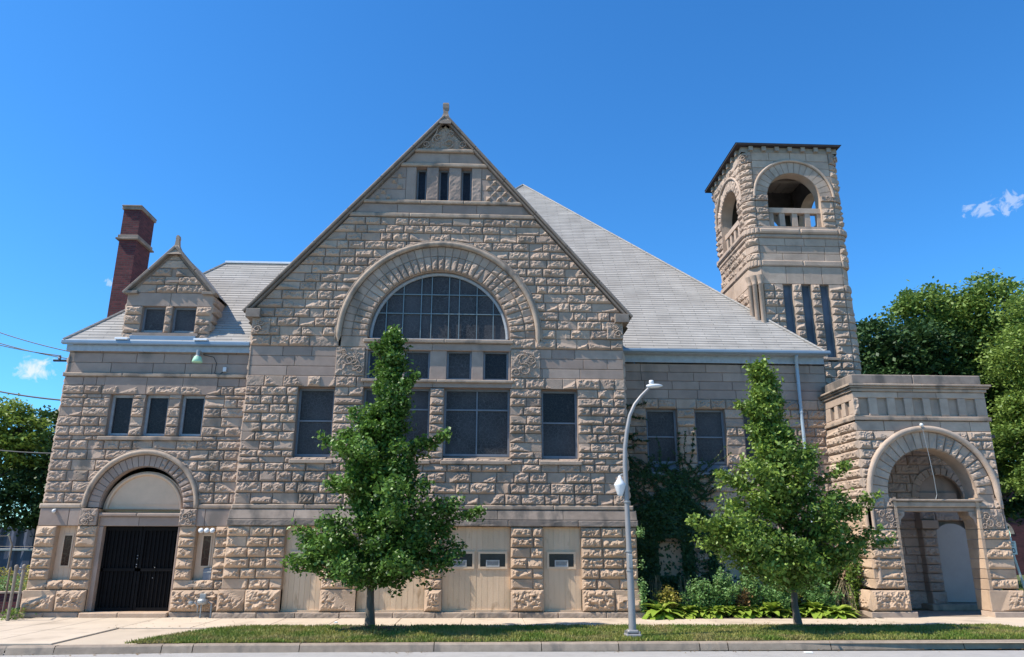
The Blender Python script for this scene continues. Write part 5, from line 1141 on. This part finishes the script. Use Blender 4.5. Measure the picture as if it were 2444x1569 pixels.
for i in range(95):
    x = RNG.uniform(4.6, 7.3); a = RNG.choice([RNG.uniform(.15, .9), PI-RNG.uniform(.15, .9)]); tendril(x, RNG.uniform(2.9, 4.3), a, RNG.uniform(.6, 1.5), lf=70)
for i in range(12): tendril(RNG.uniform(6.2, 7.4), RNG.uniform(.9, 2.2), RNG.choice([0.1, PI-.1])+RNG.normal(0, .2), RNG.uniform(.4, .9), lf=30)
tendril(6.6, 3.3, PI/2, 2.3, .02, 260); tendril(6.62, 3.3, PI/2, 2.5, .02, 260); tendril(5.2, 3.0, 1.2, 1.6, .02, 120)
st.build('stem', M['bark_d'], iv); lv.build('foliage', M['ivy'], iv)
iv2 = empty('ivy', 'small pale green ivy sprigs on the right corner of the gable base', 'ivy', loc=(4.5, -.15, .1)); lv = MB()
for z, c in ((2.18, 130), (.75, 160), (.45, 150), (.2, 90), (1.3, 30)): leaves(lv, np.array([.06, -.03, z])+RNG.normal(0, .07, (c, 3))*[.8, .5, 1.2], .07, tint=.8)
lv.build('foliage', M['shrubA'], iv2)
# ---- flower bed
m = MB()
for i in range(24):
    for j in range(6):
        x0, x1 = 4.62+i*.275, 4.62+(i+1)*.275; y0, y1 = -.42+j*.4, -.42+(j+1)*.4; f = lambda x, y: .01+.06*math.sin(x*7)*math.sin(y*5)*.4+.05*(y > .3)
        m.quad((x0, y0, f(x0, y0)), (x1, y0, f(x1, y0)), (x1, y1, f(x1, y1)), (x0, y1, f(x0, y1)), random.random())
tag(m.build('bed_soil', M['soil']), kind='structure')
def hosta_mesh(seed, R, n):
    r = random.Random(seed); mb = MB()
    for i in range(n):
        a = r.uniform(0, 2*PI); L = R*r.uniform(.55, 1.15); wd = L*r.uniform(.28, .40); e = r.uniform(.25, 1.25); ca, sa = math.cos(a), math.sin(a); V = []; t = r.uniform(.1, .95)
        m_ = 5
        for k in range(m_+1):
            s = k/m_; out_ = L*math.cos(e)*s*(1.0)+.15*L*s*s; z = L*math.sin(e)*s*1.15-.62*L*s*s*1.0+.03; w_ = wd*math.sin(PI*min(1, .08+s*.92))**.8*.5+.004
            cx_, cy_ = ca*out_, sa*out_
            V += [(cx_-sa*w_, cy_+ca*w_, z+.25*w_), (cx_, cy_, z), (cx_+sa*w_, cy_-ca*w_, z+.25*w_)]
        mb.add(V, [[3*k+j, 3*k+j+1, 3*k+4+j, 3*k+3+j] for k in range(m_) for j in (0, 1)], t)
    return mb
hs = [hosta_mesh(s, r_, n_) for s, r_, n_ in ((1, .56, 60), (2, .48, 54), (3, .60, 64))]
hp = []
words = ['leftmost hosta at the foot of the ivy', 'second hosta from the left in the bed', 'third hosta from the left in the bed', 'fourth hosta from the left in the bed', 'fifth hosta from the left in the bed', 'sixth hosta, in front of the yellowing shrub', 'seventh hosta, front row of the bed', 'eighth hosta, front row middle of the bed', 'ninth hosta from the left in the bed', 'hosta just left of the right tree trunk', 'hosta just right of the tree trunk', 'bright hosta halfway between trunk and porch', 'large bright yellow green hosta near the porch', 'last bright hosta beside the porch plinth']
hx = [5.0, 5.4, 5.85, 6.25, 6.65, 7.05, 7.45, 7.85, 8.25, 8.7, 9.15, 9.6, 10.05, 10.5]
for i, x in enumerate(hx):
    root = empty('hosta', words[i], 'hosta', 'hostas along the front of the bed', loc=(x+random.uniform(-.06, .06), -.10+.03*(x-5)+random.uniform(-.14, .14), .03)); k = i % 3
    if len(hp) <= k: o = hs[k].build('foliage', M['hosta'], root, smooth=True); hp.append(o)
    else: o = hp[k].copy(); COL.objects.link(o); o.parent = root
    root.rotation_euler = (0, 0, random.uniform(0, 6)); s = random.uniform(.6, 1.12)*(1.22 if i in (0, 11, 12) else 1); root.scale = (s, s, s*random.uniform(.8, 1.05))
def shrub(label, x, y, w, h, mt, n, leaf=.08, cat='shrub', nm='shrub'):
    root = empty(nm, label, cat, 'shrubs in the flower bed', loc=(x, y, .05)); st = MB(); lv = MB()
    for i in range(int(9+w*8)):
        a = random.uniform(0, 2*PI); R = w*.5*random.uniform(.1, 1); tip = np.array([math.cos(a)*R, math.sin(a)*R*.8, h*random.uniform(.6, 1.0)*(1-.35*(R/(w*.5))**2)])
        tube(st, [np.zeros(3), tip*.5+np.array([0, 0, .05]), tip], [.012, .009, .004], 5)
        k = int(1.9*n/(9+w*8)); t = RNG.uniform(.15, 1, k); P = tip*t[:, None]+RNG.normal(0, .07, (k, 3))*[1, 1, .8]; leaves(lv, P, leaf, up=.6, tv=.22)
    st.build('stem', M['stalk'], root); lv.build('foliage', M[mt], root)
shrub('yellow brown dying shrub at the left end of the bed', 5.3, .0, .8, .85, 'shrubB', 900)
shrub('blue green bush left of the middle, under the boarded window', 6.85, .3, 1.3, 1.3, 'shrubA', 2400)
shrub('light green low bush before the ivy wall', 6.2, .1, 1.2, .95, 'shrubA', 1700)
shrub('tall pale green bush in the middle of the bed', 7.85, .45, 1.2, 1.35, 'shrubA', 2200)
shrub('rust brown withered bush in the middle of the bed', 7.45, .1, .5, .8, 'shrubC', 500)
shrub('dense blue green bush left of the tree trunk', 8.5, .2, 1.3, 1.1, 'shrubA', 2600)
shrub('yellowing bush behind the tree trunk', 8.85, .5, .8, 1.1, 'shrubB', 1000)
shrub('tallest green bush against the wall behind the trunk', 9.1, .8, 1.2, 1.6, 'shrubA', 2000)
shrub('green bush right of the tree trunk', 9.75, .4, 1.4, 1.15, 'shrubA', 2800)
shrub('tall dark bush against the porch side wall', 10.6, 1.3, 1.1, 2.3, 'leafA', 3000, .09)
shrub('yellow green sapling leaning on the porch side wall', 10.95, .6, .5, 2.0, 'leafB', 900, .09)
for lb, x, y, w_ in (('dry upright stalks at the left end of the bed', 5.2, .95, .35), ('dry upright stalks left of the blue green bush', 6.05, .9, .4), ('arching dry grass stalks beside the porch', 10.35, .3, .9)):
    root = empty('dry_stalks', lb, 'dry plant', 'dry stalks in the bed', loc=(x, y, .05)); m = MB()
    for i in range(22):
        bx, by = random.uniform(-w_, w_)*.5, random.uniform(-.1, .1); arch = .45 if w_ > .6 else .05; h = random.uniform(.6, .95); a = random.uniform(-1, 1)*arch
        tube(m, [(bx, by, 0), (bx+a*.25, by, h*.6), (bx+a*.7, by, h), (bx+a*1.3, by, h*(.85 if arch > .1 else 1.1))], [.008, .007, .006, .003], 4, random.random())
    m.build('stalk', M['stalk'], root)
# ---- big trees
def big_tree(label, base, h, blobs, mt, leaf, n, seed, grp, trunk=.35, cz=.3, lean=0.):
    """blobs: (x,y,z,rx,ry,rz,count weight,tint) in world coordinates; leaves sit in clumps on limbs through each blob"""
    global RNG
    RNG = np.random.default_rng(seed); random.seed(seed)
    B = np.array(base, float); root = empty('tree', label, 'tree', grp, loc=tuple(base)); tr = MB(); lv = MB()
    P = [np.array([lean*t*t, 0, h*cz*1.9*t]) for t in np.linspace(0, 1, 8)]; tube(tr, P, [trunk*(1.3 if i == 0 else 1-.09*i) for i in range(8)], 10)
    tw = sum(b[6] for b in blobs)
    for b in blobs:
        c = np.array(b[:3])-B; r = np.array(b[3:6]); s = P[random.randint(3, 7)]; mid = s*.45+c*.55+np.array([0, 0, -.1*h*.2]); tube(tr, [s, mid, c+[0, 0, r[2]*.4]], [trunk*.4, trunk*.22, trunk*.08], 6)
        nc = int(10+26*b[6]); D = RNG.normal(0, 1, (nc, 3)); D /= np.linalg.norm(D, axis=1)[:, None]; rad = RNG.uniform(.45, 1.0, nc)**.6; C = c+D*rad[:, None]*r
        C[:, 2] = np.maximum(C[:, 2], c[2]-r[2]*.7)
        for q in C[::2]: tube(tr, [c, (c+q)/2+[0, 0, .1], q], [trunk*.1, trunk*.06, .015], 4)
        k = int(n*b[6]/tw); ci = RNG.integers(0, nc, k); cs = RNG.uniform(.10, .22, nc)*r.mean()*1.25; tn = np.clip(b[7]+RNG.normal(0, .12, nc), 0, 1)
        off = RNG.normal(0, 1, (k, 3))*cs[ci][:, None]*[1.15, 1.15, .5]; off[:, 2] -= .25*(off[:, 0]**2+off[:, 1]**2)/np.maximum(cs[ci], .1)*.6
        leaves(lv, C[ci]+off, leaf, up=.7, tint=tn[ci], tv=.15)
    tr.build('trunk', M['bark_d'], root, smooth=True); lv.build('crown', M[mt], root); return root
G = 'tall trees behind the porch'
big_tree('dark green tree directly behind the porch, next to the tower', (22.5, 17, 0), 14, [(21.8, 16, 12.45, 2.6, 2.2, 1.6, 1.1, 0.25), (21.2, 15.5, 10.45, 2.2, 2, 1.8, 1, 0.2), (23.5, 16, 10.05, 2.6, 2.2, 1.9, 1.1, 0.35), (22.3, 16, 8.05, 2.8, 2.2, 1.7, 1, 0.25), (24.6, 17, 11.85, 2.4, 2, 1.9, 1, 0.45), (22, 16, 7, 2.6, 2.2, 1.5, 0.8, 0.25)], 'leafD', .25, 42000, 21, G)
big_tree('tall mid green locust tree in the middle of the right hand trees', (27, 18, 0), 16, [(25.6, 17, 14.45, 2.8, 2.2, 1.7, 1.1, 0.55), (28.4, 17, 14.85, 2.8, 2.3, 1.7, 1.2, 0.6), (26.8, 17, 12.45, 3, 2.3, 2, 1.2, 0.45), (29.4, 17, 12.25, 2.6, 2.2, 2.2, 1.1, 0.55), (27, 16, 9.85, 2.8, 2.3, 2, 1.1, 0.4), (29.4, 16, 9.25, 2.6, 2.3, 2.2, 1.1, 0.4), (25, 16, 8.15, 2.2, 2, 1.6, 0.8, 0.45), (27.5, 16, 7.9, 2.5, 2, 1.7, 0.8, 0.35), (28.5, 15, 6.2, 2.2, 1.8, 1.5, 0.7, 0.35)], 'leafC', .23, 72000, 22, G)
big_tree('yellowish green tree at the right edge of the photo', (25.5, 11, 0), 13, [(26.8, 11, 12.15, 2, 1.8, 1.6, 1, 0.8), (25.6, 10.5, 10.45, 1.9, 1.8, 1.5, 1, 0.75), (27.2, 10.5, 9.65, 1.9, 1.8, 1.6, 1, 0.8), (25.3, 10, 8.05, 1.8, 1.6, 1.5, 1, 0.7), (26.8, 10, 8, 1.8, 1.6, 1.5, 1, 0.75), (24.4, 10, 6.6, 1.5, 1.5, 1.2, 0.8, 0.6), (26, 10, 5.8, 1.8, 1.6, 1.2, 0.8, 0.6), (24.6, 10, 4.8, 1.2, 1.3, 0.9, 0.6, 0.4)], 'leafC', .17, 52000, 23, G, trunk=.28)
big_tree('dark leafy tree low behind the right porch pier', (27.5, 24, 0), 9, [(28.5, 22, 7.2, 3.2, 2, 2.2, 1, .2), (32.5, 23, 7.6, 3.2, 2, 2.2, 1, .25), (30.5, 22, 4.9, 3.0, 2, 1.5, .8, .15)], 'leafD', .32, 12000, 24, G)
# far wood behind the tower and porch closes the view
G = 'scrub trees left of the building'
big_tree('bright yellow green tree top at the left edge of the photo', (-19.8, 9, 0), 8, [(-19.4, 9, 6.9, .9, .9, 1.0, 1, .85), (-18.6, 9, 6.3, .9, .9, .8, 1, .9), (-19.6, 9, 5.6, 1.3, 1.1, .9, 1, .7), (-18.2, 9, 5.5, .9, .9, .7, .7, .7)], 'leafE', .17, 9000, 31, G, trunk=.14)
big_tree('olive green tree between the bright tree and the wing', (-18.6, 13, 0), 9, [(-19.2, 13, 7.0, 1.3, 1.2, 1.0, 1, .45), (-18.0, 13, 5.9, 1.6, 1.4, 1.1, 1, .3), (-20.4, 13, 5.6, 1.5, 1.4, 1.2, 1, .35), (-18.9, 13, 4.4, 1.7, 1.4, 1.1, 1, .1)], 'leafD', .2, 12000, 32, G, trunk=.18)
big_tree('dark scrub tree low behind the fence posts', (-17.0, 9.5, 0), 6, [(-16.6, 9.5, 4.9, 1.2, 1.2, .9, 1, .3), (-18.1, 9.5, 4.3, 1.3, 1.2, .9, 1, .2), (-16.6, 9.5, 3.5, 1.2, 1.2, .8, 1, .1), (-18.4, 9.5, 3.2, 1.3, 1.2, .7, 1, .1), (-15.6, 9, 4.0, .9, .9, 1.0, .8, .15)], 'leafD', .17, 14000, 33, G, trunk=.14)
RNG = np.random.default_rng(40); random.seed(40)
# ---- left lot: fence, posts, low brick wall, weeds
f_ = empty('corrugated_fence', 'dark blue grey corrugated fence in the shade at the left edge', 'fence', loc=(-19, 11, 0)); m = MB(); n = 90; X = np.linspace(-6, 6, n); Y = .03*np.sign(np.sin(np.arange(n)*1.3))
V = np.concatenate([np.stack([X, Y, np.full(n, 0.)], -1), np.stack([X, Y, np.full(n, 2.55)], -1)]); m.add(V, [[i, i+1, n+i+1, n+i] for i in range(n-1)], .5); m.build('sheet', M['bluewall'], f_)
m = MB(); box(m, -6, 6, -.10, -.04, 1.60, 1.68); m.build('rail', M['galv'], f_)
for k, (x, y, h_, r_, lb) in enumerate(((-12.17, -.86, 1.37, .040, 'weathered pipe post nearest the pavement'), (-12.43, -.06, 1.36, .040, 'weathered pipe post beside the corner of the wing'), (-13.35, .9, 1.25, .026, 'thin rusty post behind the two pipe posts'))):
    p_ = empty('fence_post', lb, 'post', 'fence posts left of the building', loc=(x, y, -.02)); m = MB(); tube(m, [(0, 0, 0), (.0, .0, h_*.5), (-.01, 0, h_)], r_, 10, random.random()); m.build('pipe', M['rust'], p_); m = MB(); lathe(m, (-.01, 0, h_), [(r_*1.2, -.04), (r_*1.25, 0), (r_*.8, .03), (.001, .04)], 10); m.build('cap', M['rust'], p_)
p_ = empty('gate_latch', 'short rusty bar joining the two pipe posts', 'latch', loc=(-12.3, -.45, 1.27)); m = MB(); tube(m, [(.1, -.38, .03), (-.1, .36, -.02)], .015, 6); m.build('bar', M['rust'], p_); m = MB(); ball(m, (0, 0, 0), .04, 6); m.build('hasp', M['galv'], p_)
p_ = empty('barbed_wire_post', 'rusty post with a bent arm for barbed wire at the left edge', 'post', loc=(-15.6, 4.6, 0)); m = MB(); tube(m, [(0, 0, 0), (.0, 0, 1.85), (-.14, 0, 2.15)], .03, 8); m.build('post', M['rust'], p_); m = MB(); tube(m, [(-3, 0, 1.82), (3, 0, 1.80)], .008, 5); tube(m, [(-3, 0, 2.1), (-.14, 0, 2.15)], .006, 5); m.build('wire', M['rust'], p_)
m = MB(); box(m, -20, -12.9, 1.5, 1.75, -.1, .52, b=.01); bw_ = m.build('low_brick_wall', M['redbrick'], uv=lambda co: np.stack([co[:, 0]+co[:, 1], co[:, 2]], -1)); tag(bw_, 'low dark brick retaining wall behind the pipe posts', 'wall'); m = MB(); box(m, -20, -12.88, 1.46, 1.79, .52, .57); m.build('coping', M['belt'], bw_)
m = MB(); m.quad((-40, -2.1, -.02), (-12.6, -.2, -.01), (-12.6, 1.5, -.01), (-40, 1.5, -.02)); tag(m.build('dirt_strip', M['soil']), kind='structure')
m = MB(); m.quad((-30, 1.7, .45), (-12.5, 1.7, .45), (-12.5, 12, .6), (-30, 12, .6)); tag(m.build('raised_lot', M['earth']), kind='structure')
for lb, x, y, w_, h_, mt in (('green and red weeds beside the corner of the wing', -13.3, 2.3, .9, 1.0, 'shrubB'), ('low green weeds behind the brick wall', -14.3, 2.6, 1.3, .6, 'shrubA'), ('tuft of weeds at the foot of the pipe posts', -12.3, -.45, .4, .28, 'leafB'), ('brown green brush at the left edge', -15.3, 3.6, 1.4, .8, 'shrubB')):
    root = empty('weeds', lb, 'weeds', 'weeds left of the building', loc=(x, y, .4 if y > 1.6 else 0)); lv = MB(); n = int(700*w_*h_+150); P = RNG.normal(0, 1, (n, 3))*[w_*.3, .22, 1]; P[:, 2] = RNG.random(n)*h_*(1-.4*np.abs(P[:, 0])/w_); leaves(lv, P, .075, tv=.3); lv.build('foliage', M[mt], root)
    st = MB()
    for i in range(12): x_ = random.uniform(-.4, .4)*w_; tube(st, [(x_, 0, 0), (x_+random.uniform(-.1, .1), 0, h_*random.uniform(.5, .95))], .006, 4)
    st.build('stem', M['stalk'], root)
p_ = empty('utility_pole', 'leaning grey utility pole cut off by the left edge of the photo', 'utility pole', loc=(-20.9, 11.6, 0)); m = MB(); tube(m, [(0, 0, 0), (.02, 0, 5.3)], .09, 10); m.build('pole', M['galv'], p_); m = MB(); lathe(m, (.02, 0, 5.3), [(.1, 0), (.1, .04), (.001, .06)], 10); m.build('cap', M['galv'], p_)
# ---- far right: brick house with arched porch, lantern, verge
H_ = empty('brick_house', 'red brick house with a pale arched window, far behind the speed sign', 'house', loc=(41, 34, -.2))
m = MB(); FH = FRONT(0)
wall(m, FH, [0, 1, 2.0, 3.0, 3.9, 7.0], -4, 8, [Arc(-2.2, 2.9, .7, 1.2)], lambda z: dict(amp=0, lens=(12, 13)), back=-.01); m.quad((-4, 0, 0), (-4, 0, 7), (-4, 8, 7), (-4, 8, 0)); m.build('wall', M['redbrick'], H_, uv=lambda co: np.stack([co[:, 0]+co[:, 1], co[:, 2]], -1))
m = MB(); ring(m, FH, -2.2, 2.9, .7, 1.0, 11, d=.03); m.build('window_arch', M['tower'], H_); m = MB(); n = 20; th = np.linspace(0, PI, n); V = np.concatenate([[FH(-2.2, 2.0, -.1)], FH(-2.2+.7*np.cos(th), 2.9+.7*np.sin(th), np.full(n, -.1)), [FH(-2.9, 1.2, -.1), FH(-1.5, 1.2, -.1)]]); m.add(V, [[0, i+1, i+2] for i in range(n+1)]+[[0, n+2, 1]]); m.build('window', M['glass_plain'], H_)
m = MB(); box(m, -4.4, 8.4, -.6, 8, 7, 7.2); m.build('cornice', M['white'], H_)
L_ = empty('lantern_post', 'white acorn lantern on a dark post in front of the brick house', 'street lamp', loc=(33.6, 26, -.1)); m = MB(); lathe(m, (0, 0, 0), [(.12, 0), (.10, .3), (.06, .4), (.05, 1.9), (.08, 2.0), (.1, 2.1)], 12); m.build('post', M['frame'], L_); m = MB(); lathe(m, (0, 0, 2.1), [(.10, 0), (.2, .15), (.22, .35), (.14, .55), (.05, .68), (.001, .78)], 14); m.build('lantern', M['lampw'], L_, smooth=True)
g = MB(); g.add(*blades(9000, (15.8, 34), (6, 22), lambda x, y: 0*x-.17, .16, lambda X, Y: np.ones(len(X), bool), wdt=.04)); tag(g.build('grass', M['grass']), 'strip of sunlit grass behind the porch at the far right', 'grass', kind='stuff')
m = MB(); m.quad((15.9, -3.3, -.012), (80, -3.3, -.012), (80, 6, -.012), (15.9, 6, -.012)); tag(m.build('side_pavement', M['concrete']), kind='structure')
m = MB(); box(m, -.04, .04, -.03, .03, 0, .03, b=.01); o = m.build('litter', M['litter']); o.location = (-3.45, -2.5, .10); tag(o, 'scrap of white litter on the grass left of the dark tree', 'litter')
m = MB(); box(m, -.08, .08, -.05, .05, 0, .02, b=.008); o = m.build('litter', M['litter']); o.location = (6.7, -5.9, -.148); tag(o, 'scrap of white paper in the gutter of the road', 'litter')

# fallen leaves in the gutter and along the pavement
g = MB(); n = 700; X = RNG.uniform(-9, 13, n); w_ = RNG.random(n); Y = np.where(w_ < .5, -5.62-np.abs(RNG.normal(0, .12, n)), np.where(w_ < .8, RNG.uniform(-2.5, -.2, n), RNG.uniform(-2.7, -2.3, n))); Z = np.where(w_ < .5, -.135, .014)
k = (vnoise(X*.7, X*0, 5) > .42); leaves(g, np.stack([X[k], Y[k]+.02*X[k]*(w_[k] < .5), Z[k]], -1), .05, up=6, tv=.3)
tag(g.build('fallen_leaves', M['shrubC']), 'dry brown leaves scattered along the gutter and the pavement', 'leaves', kind='stuff')
